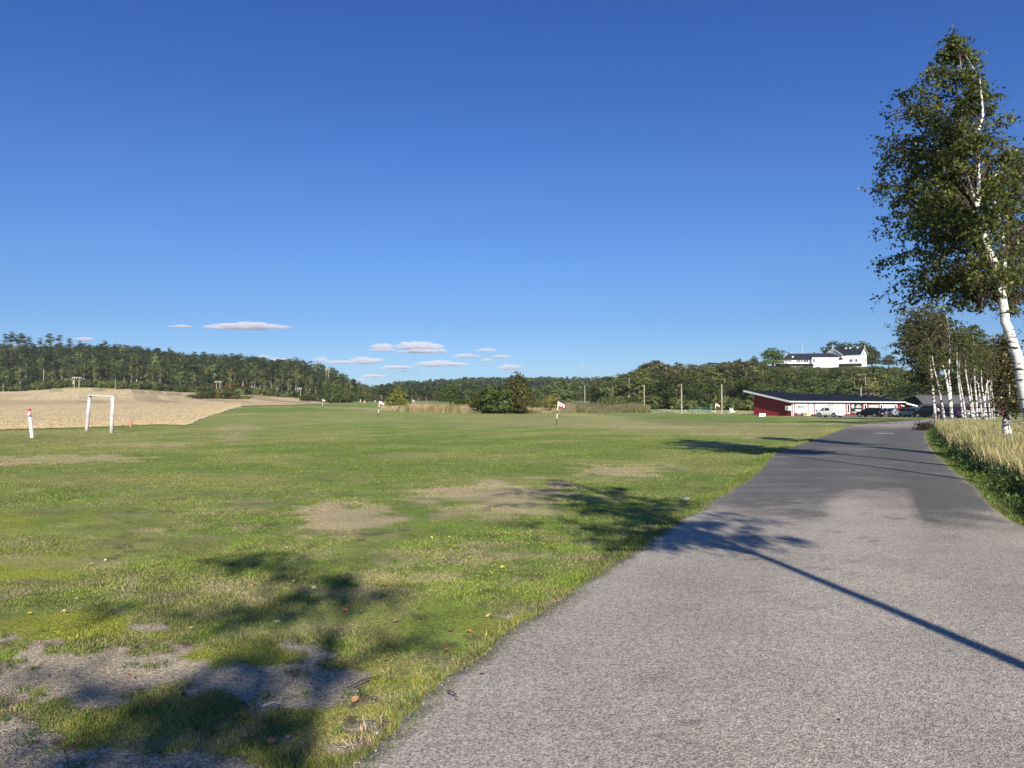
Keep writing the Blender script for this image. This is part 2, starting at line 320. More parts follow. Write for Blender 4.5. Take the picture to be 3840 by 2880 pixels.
def lawn_col(X, Y):
    px, py, tanm, moss, bare = masks(X, Y)
    a = fbm(X * .35, Y * .35, 4, 5); c = GREEN[None] * 1.0
    c = lerp(np.repeat(c, len(X), 0), GREEN2, ss(.35, .7, a))
    b = fbm(X * .08, Y * .05, 4, 9); c = lerp(c, (.26, .25, .09), ss(.5, .75, b) * .6)
    # mowing passes, running away from the camera
    st = np.sin((X * math.cos(.35) - Y * math.sin(.35)) / 1.9 * math.pi + fbm(X * .05, Y * .05, 2, 4) * 4) * ss(14, 30, Y)
    c = c * (1 + .055 * st)[:, None]
    # dry streaks, fairways in the distance
    s2 = fbm(X * .06, Y * .022 + 5, 4, 41); c = lerp(c, (.34, .30, .13), ss(.52, .72, s2) * .75 * ss(22, 60, Y))
    dry = ss(.55, .75, fbm(X * 1.1, Y * 1.1, 4, 61)) * .5 * ss(30, 10, Y); c = lerp(c, (.26, .24, .10), dry)
    nr_ = ss(26, 5, Y); m1 = fbm(X * 3.1, Y * 3.1, 4, 105); c = c * (1 + .55 * (m1 - .5) * nr_)[:, None]
    c = lerp(c, (.36, .31, .17), ss(.56, .68, fbm(X * 2.3 + 7, Y * 2.3, 4, 107)) * .6 * nr_); c = lerp(c, (.24, .33, .04), ss(.57, .68, fbm(X * 1.9, Y * 1.9 + 31, 4, 109)) * .55 * nr_)
    c = lerp(c, (.10, .085, .05), ss(.66, .72, fbm(X * 4.3, Y * 4.3, 4, 111)) * .75 * nr_ * ss(.42, .55, fbm(X * .4 + 3, Y * .4, 3, 113)))
    c = c * (1 + .25 * ss(14, 70, Y))[:, None]  # far lawn colour lightened to imitate low sun on upright blades
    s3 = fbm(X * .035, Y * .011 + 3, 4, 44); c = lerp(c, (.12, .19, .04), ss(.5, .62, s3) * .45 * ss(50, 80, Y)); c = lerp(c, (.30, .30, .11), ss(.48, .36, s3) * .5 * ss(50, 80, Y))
    c = lerp(c, MOSSC, moss * .9); c = lerp(c, TANC, tanm * .92)
    c = lerp(c, BAREC, ss(.3, .7, bare)); dirt = ss(.25, .45, bare) * ss(.75, .5, bare) * ss(.4, .6, fbm(X * 5, Y * 5, 3, 71)); c = lerp(c, DIRT, dirt * .8)
    # hillsides under the trees
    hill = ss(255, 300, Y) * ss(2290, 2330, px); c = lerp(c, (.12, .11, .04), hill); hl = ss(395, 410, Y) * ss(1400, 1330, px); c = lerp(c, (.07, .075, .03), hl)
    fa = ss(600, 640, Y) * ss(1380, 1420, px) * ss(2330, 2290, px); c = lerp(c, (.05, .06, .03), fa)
    return c, bare, tanm, moss
# ------------------------------------------------------------------ the ground sheet
th = np.concatenate([np.linspace(-180, -47, 40)[:-1], np.linspace(-47, 47, 340), np.linspace(47, 180, 40)[1:-1]])
rr = np.concatenate([np.geomspace(.3, 2.6, 10)[:-1], np.geomspace(2.6, 30, 150)[:-1], np.geomspace(30, 2700, 180)])
TH, RR = np.meshgrid(np.radians(th), rr); GXx = (np.sin(TH) * RR); GYy = (np.cos(TH) * RR)
nr, nc = GXx.shape; X = GXx.ravel(); Y = GYy.ravel(); Z = HH(X, Y)
Z = Z + (fbm(X * .7, Y * .7, 3, 2) - .5) * .05 * ss(40, 3, np.hypot(X, Y))
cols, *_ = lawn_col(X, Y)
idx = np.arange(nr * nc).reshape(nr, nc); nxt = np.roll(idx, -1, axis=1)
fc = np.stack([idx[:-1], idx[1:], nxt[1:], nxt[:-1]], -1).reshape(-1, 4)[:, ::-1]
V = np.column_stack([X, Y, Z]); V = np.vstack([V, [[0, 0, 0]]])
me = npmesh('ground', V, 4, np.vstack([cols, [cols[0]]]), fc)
GM = ground_mat('lawn_soil', fine=30, amt=.25, mid=1.3, mamt=.16, bump=.9, bdist=.012, sparkle=95, samt=.45)
g = link('ground', me, GM, smooth=True); tag(g, kind='structure')
# ------------------------------------------------------------------ stubble field
NB = [(-900,1640),(-300,1622),(0,1613),(320,1605),(480,1598),(600,1593),(700,1597),(730,1583),(760,1570),(790,1559),(820,1550),(860,1536),(905,1525),(1000,1522),(1100,1520),(1180,1518),(1243,1515)]
nbp = np.array([p[0] for p in NB]); nbd = np.array([G(*p).y for p in NB])
cx = np.linspace(-900, 1243, 360); dn = np.interp(cx, nbp, nbd); dn = dn * (1 + .012 * (fbm(cx / 14, cx * 0, 3, 3) - .5) * 2)
df = np.interp(cx, [-900, 0, 1000, 1100, 1180, 1243], [360, 386, 392, 385, 350, nbd[-1] + 4]) + (fbm(cx / 40, cx * 0 + 2, 3, 8) - .5) * 10
nsr = 150; s = np.linspace(0, 1, nsr)[:, None]; D = dn[None] * (df / dn)[None] ** s; UX = np.repeat(((cx - 1920) / F)[None], nsr, 0) * D
X = UX.ravel(); Y = D.ravel(); Z = HH(X, Y) + .012 + Y * .0006
def field_col(X, Y):
    px = 1920 + F * X / Y
    c = np.repeat(np.array([[.62, .495, .31]]), len(X), 0)
    c = lerp(c, (.46, .335, .19), ss(.42, .62, fbm(X * .02, Y * .02, 4, 14)) * ss(110, 210, Y) * .45)
    c = lerp(c, (.68, .53, .31), ss(.5, .7, fbm(X * .05, Y * .012, 3, 15)) * .6)
    # combine passes curving over the slope: darker rectangles between pale lanes
    w = (X * .8 + Y * .25 + 12 * np.sin(Y * .02)); q = np.sin(w / 9.0 * math.pi / 1.2)
    c = lerp(c, (.38, .295, .185), ss(.1, .4, q) * ss(262, 300, Y) * ss(-190, -160, X) * .85)
    ln = np.abs(np.sin(w / 3.1)); c = lerp(c, (.48, .37, .22), ss(.18, .04, ln) * ss(90, 140, Y) * .5)
    zf = HH(X, Y); pyf = 1529 - (zf - CAMZ) * F / Y; wv = (fbm(X * .08, Y * .03, 3, 18) - .5) * 14
    for (cx0, cy0, rx0, ry0) in ((520, 1471, 26, 8), (588, 1474, 24, 8), (655, 1480, 30, 6), (372, 1464, 22, 5), (210, 1467, 26, 4)):
        sk = (pyf - cy0) * 1.1; mk = ss(1.15, .9, np.abs((px - cx0 - sk + wv * .3) / rx0)) * ss(1.15, .85, np.abs((pyf - cy0) / ry0)); c = lerp(c, (.36, .28, .175), mk * .85)
    lane = ss(.35, .8, np.sin((px - (pyf - 1480) * 2.6 + wv) / 58 * math.pi)) * ss(1516, 1500, pyf) * ss(1470, 1482, pyf) * ss(420, 520, px); c = lerp(c, (.47, .36, .22), lane * .6)
    # low dark lines in the near stubble
    l2 = np.abs(np.sin((Y + X * .12) / 7 + 2 * fbm(X * .05, Y * .05, 2, 19))); c = lerp(c, (.42, .34, .19), ss(.16, .03, l2) * ss(140, 100, Y) * .6)
    c = c * (1 + .22 * (fbm(X * 1.3, Y * .8, 3, 33) - .5) * 2)[:, None] * np.array((1, .99, .9))
    return c
idx = np.arange(nsr * 360).reshape(nsr, 360); fc = np.stack([idx[:-1, :-1], idx[:-1, 1:], idx[1:, 1:], idx[1:, :-1]], -1).reshape(-1, 4)
me = npmesh('stubble_field', np.column_stack([X, Y, Z]), 4, field_col(X, Y), fc)
tag(link('stubble_field', me, ground_mat('stubble', fine=7, amt=.3, mid=.8, mamt=.12, bump=.9, bdist=.12), smooth=True), kind='structure')
# ------------------------------------------------------------------ path
LE = [(-9.2, -24), (-5.6,-14), (-2.5, -5), (-.69, 3.42), (1.94, 9.8), (5.6, 18), (9.16, 27), (10.6, 29.8), (20, 48), (28.6, 65), (38, 79), (51.6, 98), (66, 116)]
RE = [(-3.6, -26), (.1, -16), (2.5, -5), (4.6, 4.0), (6.7, 10.1), (7.7, 12.4), (9.24, 15.5), (11.6, 20.5), (15.07, 27.6), (22.7, 42.3), (37.9, 70), (47, 84), (58, 100), (72, 115)]
def resample(P, n):
    P = np.array(P, float); 
    # Catmull-Rom
    Q = []; PP = np.vstack([2*P[0]-P[1], P, 2*P[-1]-P[-2]])
    for i in range(len(P) - 1):
        p0, p1, p2, p3 = PP[i:i+4]
        for t in np.linspace(0, 1, 24, endpoint=False):
            Q.append(.5 * ((2*p1) + (-p0+p2)*t + (2*p0-5*p1+4*p2-p3)*t*t + (-p0+3*p1-3*p2+p3)*t**3))
    Q.append(P[-1]); Q = np.array(Q); 
    y = Q[:, 1]; tt = np.linspace(0, 1, n)
    return Q
L_ = resample(LE, 0); R_ = resample(RE, 0)
ys = np.concatenate([np.linspace(-24, 2, 40)[:-1], 2 + np.geomspace(.06, 112, 420)])
lx = np.interp(ys, L_[:, 1], L_[:, 0]); rx = np.interp(ys - .0, R_[:, 1], R_[:, 0])
wob = (fbm(ys * 2.2, ys * 0, 4, 3) - .5) * .16 + (fbm(ys * 14, ys * 0, 3, 13) - .5) * .05; wob2 = (fbm(ys * 2.2, ys * 0 + 9, 4, 5) - .5) * .12
lx = lx + wob; rx = rx + wob2
def left_edge(y): return np.interp(y, ys, lx)
def right_edge(y): return np.interp(y, ys, rx)
npx = 44; t = np.linspace(0, 1, npx)[None]; X = (lx[:, None] * (1 - t) + rx[:, None] * t); Y = np.repeat(ys[:, None], npx, 1)
Z = HH(X.ravel(), Y.ravel()).reshape(X.shape) + .045 + .02 * np.sin(t * math.pi) + np.clip(Y - 30, 0, 200) * .0006
def path_col(X, Y):
    Ys = np.maximum(Y, .6); px = 1920 + F * X / Ys; py = 1529 + F * CAMZ / Ys
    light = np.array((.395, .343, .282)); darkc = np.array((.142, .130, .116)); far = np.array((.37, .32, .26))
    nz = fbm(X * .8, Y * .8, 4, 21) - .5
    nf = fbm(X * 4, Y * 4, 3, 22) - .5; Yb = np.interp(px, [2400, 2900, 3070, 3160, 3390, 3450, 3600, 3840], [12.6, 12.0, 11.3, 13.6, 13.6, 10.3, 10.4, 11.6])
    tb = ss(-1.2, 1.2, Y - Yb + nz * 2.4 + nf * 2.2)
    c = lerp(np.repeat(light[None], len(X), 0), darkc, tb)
    c = lerp(c, far, ss(52, 66, Y + nz * 10)); 
    c = lerp(c, (.27, .235, .195), ss(.5, .72, fbm(X * .5, Y * .5, 4, 25)) * .55 * (1 - tb))
    # a few hairline cracks and worn tracks
    w1 = np.abs(fbm(X * .33 + 3, Y * .33, 5, 81) - .5); c = lerp(c, (.13, .115, .1), ss(.0045, .0005, w1) * .6 * (1 - tb) * ss(.45, .6, fbm(X * .3, Y * .3, 2, 85)))
    u_ = (X - left_edge(Y)) / np.maximum(right_edge(Y) - left_edge(Y), .1); c = c * (1 + .07 * np.cos(u_ * 4 * math.pi) * ss(3, 8, Y))[:, None]
    c = lerp(c, (.36, .34, .31), ss(.62, .7, fbm(X * .4 + 9, Y * 1.1, 4, 27)) * .2 * tb)
    e = np.minimum(X - left_edge(Y), right_edge(Y) - X); c = lerp(c, (.27, .235, .185), ss(.16, .0, e + nz * .35) * .6)
    c = c * np.array((1.0, 1.03, 1.0))
    return c
idx = np.arange(X.size).reshape(X.shape); fc = np.stack([idx[:-1, :-1], idx[:-1, 1:], idx[1:, 1:], idx[1:, :-1]], -1).reshape(-1, 4)
# turned-down edges give the asphalt its thickness
VX = np.column_stack([X.ravel(), Y.ravel(), Z.ravel()]); n0 = len(VX); eL = VX[idx[:, 0]].copy(); eL[:, 2] -= .12; eL[:, 0] -= .04; eR = VX[idx[:, -1]].copy(); eR[:, 2] -= .12; eR[:, 0] += .04
iL = n0 + np.arange(len(ys)); iR = iL + len(ys)
fL = np.stack([iL[:-1], idx[:-1, 0], idx[1:, 0], iL[1:]], -1); fR = np.stack([idx[:-1, -1], iR[:-1], iR[1:], idx[1:, -1]], -1)
VX = np.vstack([VX, eL, eR]); pc = path_col(VX[:, 0], VX[:, 1])
me = npmesh('path', VX, 4, pc, np.vstack([fc, fL, fR]))
PM = ground_mat('asphalt_aggregate', fine=22, amt=.16, mid=1.1, mamt=.1, bump=.55, bdist=.006, rough=.85, spec=.25, sparkle=115)
tag(link('path', me, PM), kind='structure')
# a painted dash on the far bend
pt = G(3310, 1629); MB().box(pt.x - .55, pt.x + .55, pt.y - .25, pt.y + .25, pt.z + .075, pt.z + .085).build('painted_mark', M['worn']); tag(bpy.data.objects['painted_mark'], kind='structure')
# road on the right
def ribbon(name, cl, w, z, col, matr, kind='structure'):
    Q = resample(cl, 0); T = np.gradient(Q, axis=0); T /= np.linalg.norm(T, axis=1)[:, None]; Nn = np.column_stack([T[:, 1], -T[:, 0]])
    ts = np.linspace(-.5, .5, 9); P = Q[:, None] + Nn[:, None] * (ts * w)[None, :, None]; X = P[..., 0].ravel(); Y = P[..., 1].ravel()
    Z = HH(X, Y) + z; idx = np.arange(len(X)).reshape(len(Q), 9); fc = np.stack([idx[:-1, :-1], idx[:-1, 1:], idx[1:, 1:], idx[1:, :-1]], -1).reshape(-1, 4)
    me = npmesh(name, np.column_stack([X, Y, Z]), 4, np.repeat(np.array([col]), len(X), 0) * (1 + .2 * (fbm(X, Y, 3, 3) - .5))[:, None], fc)
    return tag(link(name, me, matr), kind=kind)
RC = [(90, 50), (62, 52), (50, 60), (49.5, 70), (58, 84), (75, 100), (100, 125)]
AS = ground_mat('road_asphalt', fine=20, amt=.15, mid=1, mamt=.1, bump=.3, bdist=.005, rough=.85)
ribbon('road', RC, 6.5, .05, (.19, .185, .185), AS)
ribbon('road_line', [(x - (1.6 if 40 < y < 80 else 1.6), y) for x, y in RC], .45, .075, (.7, .7, .68), AS)
CPK = [(57, 146), (66, 150), (78, 151), (92, 150), (110, 145)]
ribbon('car_park', CPK, 13, .03, (.20, .19, .18), AS)
# ================================================================== grass
def blades(name, X, Y, h, w, col, matr, lean=.5, zoff=0, kind='stuff', label=None, seg=1, Zb=None):
    n = len(X); Z = (HH(X, Y) if Zb is None else Zb) + zoff; a = rng.uniform(0, 2 * math.pi, n); la = rng.uniform(0, 2 * math.pi, n); ll = rng.uniform(.1, 1, n) * lean * h
    dx, dy = np.cos(a) * w / 2, np.sin(a) * w / 2; tx, ty = np.cos(la) * ll, np.sin(la) * ll
    if seg == 1:
        V = np.stack([np.column_stack([X - dx, Y - dy, Z]), np.column_stack([X + dx, Y + dy, Z]), np.column_stack([X + tx, Y + ty, Z + h])], 1).reshape(-1, 3); k = 3
    else:   # two bends: quad below, point above -> as two soups of quads
        m = .55
        p0 = np.column_stack([X - dx, Y - dy, Z]); p1 = np.column_stack([X + dx, Y + dy, Z]); q0 = np.column_stack([X - dx * .7 + tx * .25, Y - dy * .7 + ty * .25, Z + h * m]); q1 = np.column_stack([X + dx * .7 + tx * .25, Y + dy * .7 + ty * .25, Z + h * m])
        tp = np.column_stack([X + tx, Y + ty, Z + h]); tq = np.column_stack([X + tx + .2 * dx, Y + ty + .2 * dy, Z + h])
        V = np.stack([p0, p1, q1, q0, q0, q1, tq, tp], 1).reshape(-1, 3); k = 4; 
    rep = 3 if seg == 1 else 8
    C_ = np.repeat(col, rep, 0)
    me = npmesh(name, V, k, C_); o = link(name, me, matr); return tag(o, label, None, None, kind)
def jitter(c, amt=.25, warm=.1):
    n = len(c); v = np.exp(rng.normal(0, amt, n))[:, None]; t = rng.normal(0, warm, n)
    return np.clip(c * v * np.column_stack([1 + t, np.ones(n), 1 - t * .5]), .004, .95)
# short lawn blades, thick near the camera and thinning with distance
n = 680000
d = 2.9 * (75 / 2.9) ** (rng.random(n) ** 1.25); px = rng.uniform(-350, 4200, n); X = (px - 1920) / F * d; Y = d
keep = (X < left_edge(Y) + .05 * rng.random(n) + .02) ; X, Y, d = X[keep], Y[keep], d[keep]
c, bare, tanm, moss = lawn_col(X, Y)
keep = (rng.random(len(X)) > ss(.25, .6, bare) * .985) & (rng.random(len(X)) < 1 - .9 * ss(18, 72, Y)); X, Y, d, c, bare, tanm, moss = [q[keep] for q in (X, Y, d, c, bare, tanm, moss)]
clump = fbm(X * 1.7, Y * 1.7, 4, 51); edge = ss(.5, .05, left_edge(Y) - X)
h = (.009 + .011 * ss(.4, .75, clump) + .007 * rng.random(len(X))) * (1 - .55 * ss(.02, .35, bare)) * (1 - .45 * tanm) * (1 - .3 * moss) * (1 + .5 * edge) * (1 + .012 * d)
straw = rng.random(len(X)) < (.10 + .3 * tanm + .12 * ss(.5, .7, clump)) * ss(40, 6, d); bc = c * (1.15 - .25 * ss(14, 60, d))[:, None]
bc[straw] = bc[straw] * .3 + np.array((.40, .34, .19)) * .7
blades('lawn_grass', X, Y, h, .0035 + .0011 * d, jitter(bc, .19, .07), BLADE, lean=.9, zoff=-.002)
# coarse tufts and rosettes in the worn corner
n = 5200; k = 110; cxy = []
for i in range(k):
    py = rng.uniform(1850, 2900); pxx = rng.uniform(-100, 1900); q = G(pxx, py)
    if q.x < left_edge(q.y) - .1: cxy.append((q.x, q.y, rng.uniform(.6, 1.5)))
cxy += [(G(1490, 2430).x, G(1490, 2430).y, 1.9), (G(1730, 2430).x, G(1730, 2430).y, 1.7), (G(1000, 2700).x, G(1000, 2700).y, 2.0), (G(1450, 2540).x, G(1450, 2540).y, 1.8), (G(1330, 2600).x, G(1330, 2600).y, 1.7), (G(520, 2650).x, G(520, 2650).y, 1.8), (G(1620, 2510).x, G(1620, 2510).y, 1.5)]
cxy = np.array(cxy); m = 26; ci = np.repeat(np.arange(len(cxy)), m); X = cxy[ci, 0] + rng.normal(0, .028, len(ci)) * cxy[ci, 2]; Y = cxy[ci, 1] + rng.normal(0, .028, len(ci)) * cxy[ci, 2]
c = np.repeat(np.array([[.12, .18, .035]]), len(X), 0)
blades('coarse_grass_tufts', X, Y, (.028 * cxy[ci, 2] * rng.uniform(.5, 1.2, len(X))), .006 + 0 * X, jitter(c, .3, .15), BLADE, lean=1.3, seg=2)
# longer fringe along both sides of the path
n = 46000; Y = 2.5 + (60 - 2.5) * rng.random(n) ** 2.2; X = left_edge(Y) - np.abs(rng.normal(0, .09, n)) * (1 + Y * .03) + .09
c, *_ = lawn_col(X, Y); blades('path_side_fringe', X, Y, rng.uniform(.02, .065, n) * (1 + .02 * Y), .005 + .0012 * Y, jitter(c, .3, .15), BLADE, lean=1.0)
# ------------------------------------------------------------------ the verge right of the path
n = 150000; Y = 7 + (72 - 7) * rng.random(n) ** 1.7; off = rng.random(n) ** 1.3 * 2.3; X = right_edge(Y) + .0 + off - .06
g1 = fbm(X * .8, Y * .8, 4, 91); h = .05 + .22 * ss(.3, 1.6, off) * g1 * 2
c = lerp(np.repeat(np.array([[.13, .20, .04]]), n, 0), (.24, .27, .08), g1); c = lerp(c, (.30, .27, .12), ss(.25, .05, off) * .6 * (rng.random(n) < .5))
blades('verge_grass', X, Y, h * rng.uniform(.5, 1.2, n), .008 + .0014 * Y, jitter(c, .3, .12), BLADE, lean=.8, seg=1)
n = 135000; Y = 8.5 + (74 - 8.5) * rng.random(n) ** 1.6; side = rng.random(n)
inner = .42 + .4 * fbm(Y * .6, Y * 0, 3, 93) * 2; wid = np.interp(Y, [8, 30, 60, 75], [5.5, 5.5, 6.5, 5.0])
X = right_edge(Y) + inner + side * wid
g2 = fbm(X * .5, Y * .5, 4, 95); dens = ss(.36, .56, g2 + .15 * ss(1, 0, side)); keep = rng.random(n) < .16 + .84 * dens; X, Y, g2, side = X[keep], Y[keep], g2[keep], side[keep]
h = (.40 + .55 * g2) * (1 - .35 * ss(38, 60, Y)) * rng.uniform(.65, 1.15, len(X)) * (1 - .25 * ss(.6, 1, side))
c = lerp(np.repeat(np.array([[.58, .49, .26]]), len(X), 0), (.28, .28, .1), ss(.3, .6, rng.random(len(X)) * .6 + .25 * g2)); c = lerp(c, (.17, .2, .06), ss(.55, 1, side) * .6)
blades('tall_straw_grass', X, Y, h, .009 + .0011 * Y, jitter(c, .22, .06), BLADE, lean=.33, seg=2)
# nettles and docks at the foot of the straw
n = 7000; ci = rng.integers(0, 260, n); cy = 11 + (68 - 11) * rng.random(260) ** 1.5; cxx = right_edge(cy) + rng.uniform(.45, 1.1, 260)
X = cxx[ci] + rng.normal(0, .14, n); Y = cy[ci] + rng.normal(0, .3, n); Zb = HH(X, Y) + np.abs(rng.normal(0, .13, n))
c = np.repeat(np.array([[.11, .16, .045]]), n, 0); blades('nettle_patch', X, Y, rng.uniform(.02, .07, n), .05 + .0006 * Y, jitter(c, .35, .15), BLADE, lean=1.6, Zb=Zb)
# stubble stalks along the field's near border
n = 42000; pc_ = rng.uniform(-700, 905, n); dd = np.interp(pc_, cx, dn) + rng.random(n) ** 2.4 * 190 + .1; X = (pc_ - 1920) / F * dd; Y = dd
blades('stubble_stalks', X, Y, rng.uniform(.06, .15, n), .03 + .0003 * Y, jitter(field_col(X, Y) * 1.08, .16, .03), BLADE, lean=.3, Zb=HH(X, Y) + .012 + Y * .0006)
n = 5000; pc_ = rng.uniform(-700, 905, n); dd = np.interp(pc_, cx, dn) - rng.random(n) * .9; X = (pc_ - 1920) / F * dd; Y = dd
blades('field_border_weeds', X, Y, rng.uniform(.03, .13, n), .03 + 0 * X, jitter(np.repeat(np.array([[.14, .16, .05]]), n, 0), .35, .2), BLADE, lean=.4)
# the reed bed in the middle distance
def strip(name, n, pxa, pxb, pyn, pyf, h0, h1, colf, w=.09, lean=.25, seed=1):
    p = rng.uniform(pxa, pxb, n); dN = np.array([G(q, np.interp(q, *pyn)).y for q in np.linspace(pxa, pxb, 60)]); dn_ = np.interp(p, np.linspace(pxa, pxb, 60), dN)
    dF = np.interp(p, *pyf); Y = dn_ + rng.random(n) * (dF) ; X = (p - 1920) / F * Y; q = fbm(X * .12, Y * .12, 4, seed)
    h = (h0 + (h1 - h0) * q * 1.4) * rng.uniform(.7, 1.1, n) * np.interp((Y - dn_), [0, 3], [.55, 1])
    return blades(name, X, Y, h, w + 0 * X, jitter(colf(p, q, Y - dn_), .22, .08), BLADE, lean=lean, seg=1)
def reedc(p, q, t):
    c = np.repeat(np.array([[.55, .45, .26]]), len(p), 0); c = lerp(c, (.5, .35, .2), ss(.45, .6, q) * .6)
    c = lerp(c, (.2, .19, .09), ss(1950, 2250, p) * .85); c = lerp(c, (.17, .17, .06), ss(2.5, .0, t) * .5)
    c = lerp(c, (.14, .16, .05), ss(.5, .7, vnoise(p / 33, q * 9, 3)) * .6); return c
strip('reed_bed', 30000, 1430, 2440, ([1430, 1500, 1700, 2000, 2300, 2440], [1541, 1545, 1549, 1549, 1549, 1547]), ([1430, 1500, 1700, 2440], [6, 12, 16, 20]), .35, 2.3, reedc, .12)
strip('reed_bed', 12000, 1950, 2410, ([1950, 2410], [1546, 1545]), ([1950, 2410], [22, 14]), 1.2, 2.9, lambda p, q, t: lerp(np.repeat(np.array([[.17, .15, .075]]), len(p), 0), (.3, .25, .15), rng.random(len(p)) * .5), .13, seed=5)
strip('reed_bed', 9000, 1735, 2070, ([1735, 2070], [1551, 1551]), ([1735, 2070], [5, 5]), .3, 1.0, lambda p, q, t: lerp(np.repeat(np.array([[.2, .2, .08]]), len(p), 0), (.42, .35, .2), ss(.4, .6, q)), .12, seed=7)
# ------------------------------------------------------------------ birches along the path
def envelope(rows, d):
    """rows of (photo y, left x, right x) -> heights and half-widths at distance d"""
    z, c_, w = [], [], []
    for y, xl, xr in rows:
        a = PX(xl, y, d); b = PX(xr, y, d); z.append(a.z); c_.append((a.x + b.x) / 2); w.append(abs(b.x - a.x) / 2)
    o = np.argsort(z); return np.array(z)[o], np.array(c_)[o], np.array(w)[o]
def tree_near(name, base, trunks, env, nbr, ntw, nlf, leaf, leafcol, label, cat='tree', group=None, depth=.85, droop=.5, barkm=None, twl=(.25, .6), cover=1.0, branchr=.022, yellow=.05, seedn=1, back=0.0, rexp=.45):
    """trunks: lists of (x,y,z,r) in world space; env in world space"""
    global rng
    rs = np.random.default_rng(seedn); root = empty(name, base, 0, label, cat, group); B = Vector(base)
    mb = MB()
    for T in trunks:
        P = [Vector(t[:3]) - B for t in T]; Q, Rr = [], []
        for i in range(len(P) - 1):
            for s_ in (0, .33, .66):
                q = P[i].lerp(P[i+1], s_); Q.append(q + Vector((rs.normal(0, .2), rs.normal(0, .2), 0)) * T[i][3] * .35); Rr.append(T[i][3] * (1 - s_) + T[i+1][3] * s_)
        Q.append(P[-1]); Rr.append(T[-1][3]); mb.tube(Q, Rr, 10)
    mb.build('trunk', barkm or M['bark'], root, smooth=True)
    z, c_, w = env; ztop, zbot = z[-1], z[0]; br = MB(); V, C_ = [], []
    zs = np.linspace(zbot, ztop, 300); pw = np.interp(zs, z, w) ** 1.2 + .16; pw /= pw.sum()
    T0 = trunks
    leafs = []
    for i in range(nbr):
        zt = rs.choice(zs, p=pw) + rs.normal(0, .05); hw = np.interp(zt, z, w); cc = np.interp(zt, z, c_)
        a = rs.uniform(0, 2 * math.pi); r = rs.random() ** rexp; tip = Vector((cc + hw * r * math.cos(a), B.y + back + hw * depth * r * math.sin(a), zt))
        if back and rs.random() < .6 and zt < ztop - 2.2 * back * 2 and tip.y < B.y + .1 and any(abs(tip.x - np.interp(zt, [t[2] for t in T], [t[0] for t in T])) < .42 * back for T in T0): tip.y += 2 * (B.y - tip.y) + .3
        T = T0[rs.integers(len(T0))]; Tz = [t[2] for t in T]; hor = 1.0
        for _ in range(2):
            za = min(max(zt - .55 * hor - .1, min(zbot * .95 + .05 * zt, Tz[-1] * .9)), Tz[-1] - .05)
            ax = np.interp(za, Tz, [t[0] for t in T]); ay = np.interp(za, Tz, [t[1] for t in T]); hor = math.hypot(tip.x - ax, tip.y - ay)
        A = Vector((ax, ay, za)); up = Vector((0, 0, .28 * hor + .1)); pts = []
        for s_ in np.linspace(0, 1, 7):
            p = A.lerp(tip, s_) + up * (4 * s_ * (1 - s_)) * .8 + Vector(rs.normal(0, .03, 3)) * (s_ > 0) * hor * .5
            pts.append(p)
        r0 = branchr * (.5 + .35 * hor)
        br.tube([p - B for p in pts], [r0 * (1 - .85 * k_ / 6) for k_ in range(7)], 4, cap=False)
        for j in range(ntw):
            s_ = rs.uniform(.25, 1.0) ** .7; f = s_ * 6; k_ = min(int(f), 5); p = pts[k_].lerp(pts[k_+1], f - k_)
            dirv = Vector(rs.normal(0, 1, 3)); dirv.z = dirv.z * .6 - droop; dirv.normalize(); L = rs.uniform(*twl)
            q = p + dirv * L * .6; e = q + (dirv + Vector((0, 0, -droop * 1.1))).normalized() * L * .5
            if j % 2 == 0: br.tube([p - B, q - B, e - B], [.006, .004, .002], 3, cap=False)
            if rs.random() > cover: continue
            m_ = rs.poisson(nlf); t_ = rs.random(m_)[:, None]
            P = np.where(t_ < .5, np.array(p) + (np.array(q) - np.array(p)) * t_ * 2, np.array(q) + (np.array(e) - np.array(q)) * (t_ * 2 - 1))
            leafs.append(P + rs.normal(0, .045, (m_, 3)))
    br.build('branches', M['twig'], root)
    Pn = np.vstack(leafs) - np.array(B); n = len(Pn)
    a = rs.normal(0, 1, (n, 3)); a[:, 2] -= .5; a /= np.linalg.norm(a, axis=1)[:, None]; b = np.cross(a, rs.normal(0, 1, (n, 3))); b /= np.linalg.norm(b, axis=1)[:, None]
    L = (leaf * rs.uniform(.7, 1.25, n))[:, None]; Wd = L * .42
    Vq = np.stack([Pn, Pn + a * L * .45 + b * Wd, Pn + a * L, Pn + a * L * .45 - b * Wd], 1).reshape(-1, 3)
    col = np.repeat(np.array([leafcol]), n, 0); v = np.exp(rs.normal(0, .3, n))[:, None]; col = col * v
    col = col * (1 + .25 * (vnoise(Pn[:, 0] * 1.3, Pn[:, 2] * 1.3, 4) - .5))[:, None]
    yl = rs.random(n) < yellow; col[yl] = np.array((.30, .24, .04)) * v[yl]
    o = link('crown', npmesh('crown', Vq, 4, np.repeat(col, 4, 0)), LEAF, root)
    return root
def tk(d, pts, r0, r1, dy=0):
    n = len(pts); out = []
    for i, (x, y) in enumerate(pts):
        p = PX(x, y, d); out.append((p.x, p.y + dy * i / n, max(p.z, -.05), r0 + (r1 - r0) * (i / (n - 1)) ** .8))
    out.sort(key=lambda t: t[2]); return out
LC = (.088, .105, .024)
envA = envelope([(98,3588,3612),(130,3570,3640),(190,3550,3690),(240,3500,3720),(300,3440,3760),(350,3365,3810),(430,3300,3830),(500,3300,3840),(600,3285,3840),(700,3262,3850),(850,3280,3870),(950,3315,3880),(1050,3310,3900),(1110,3325,3900),(1150,3500,3900)], 18)
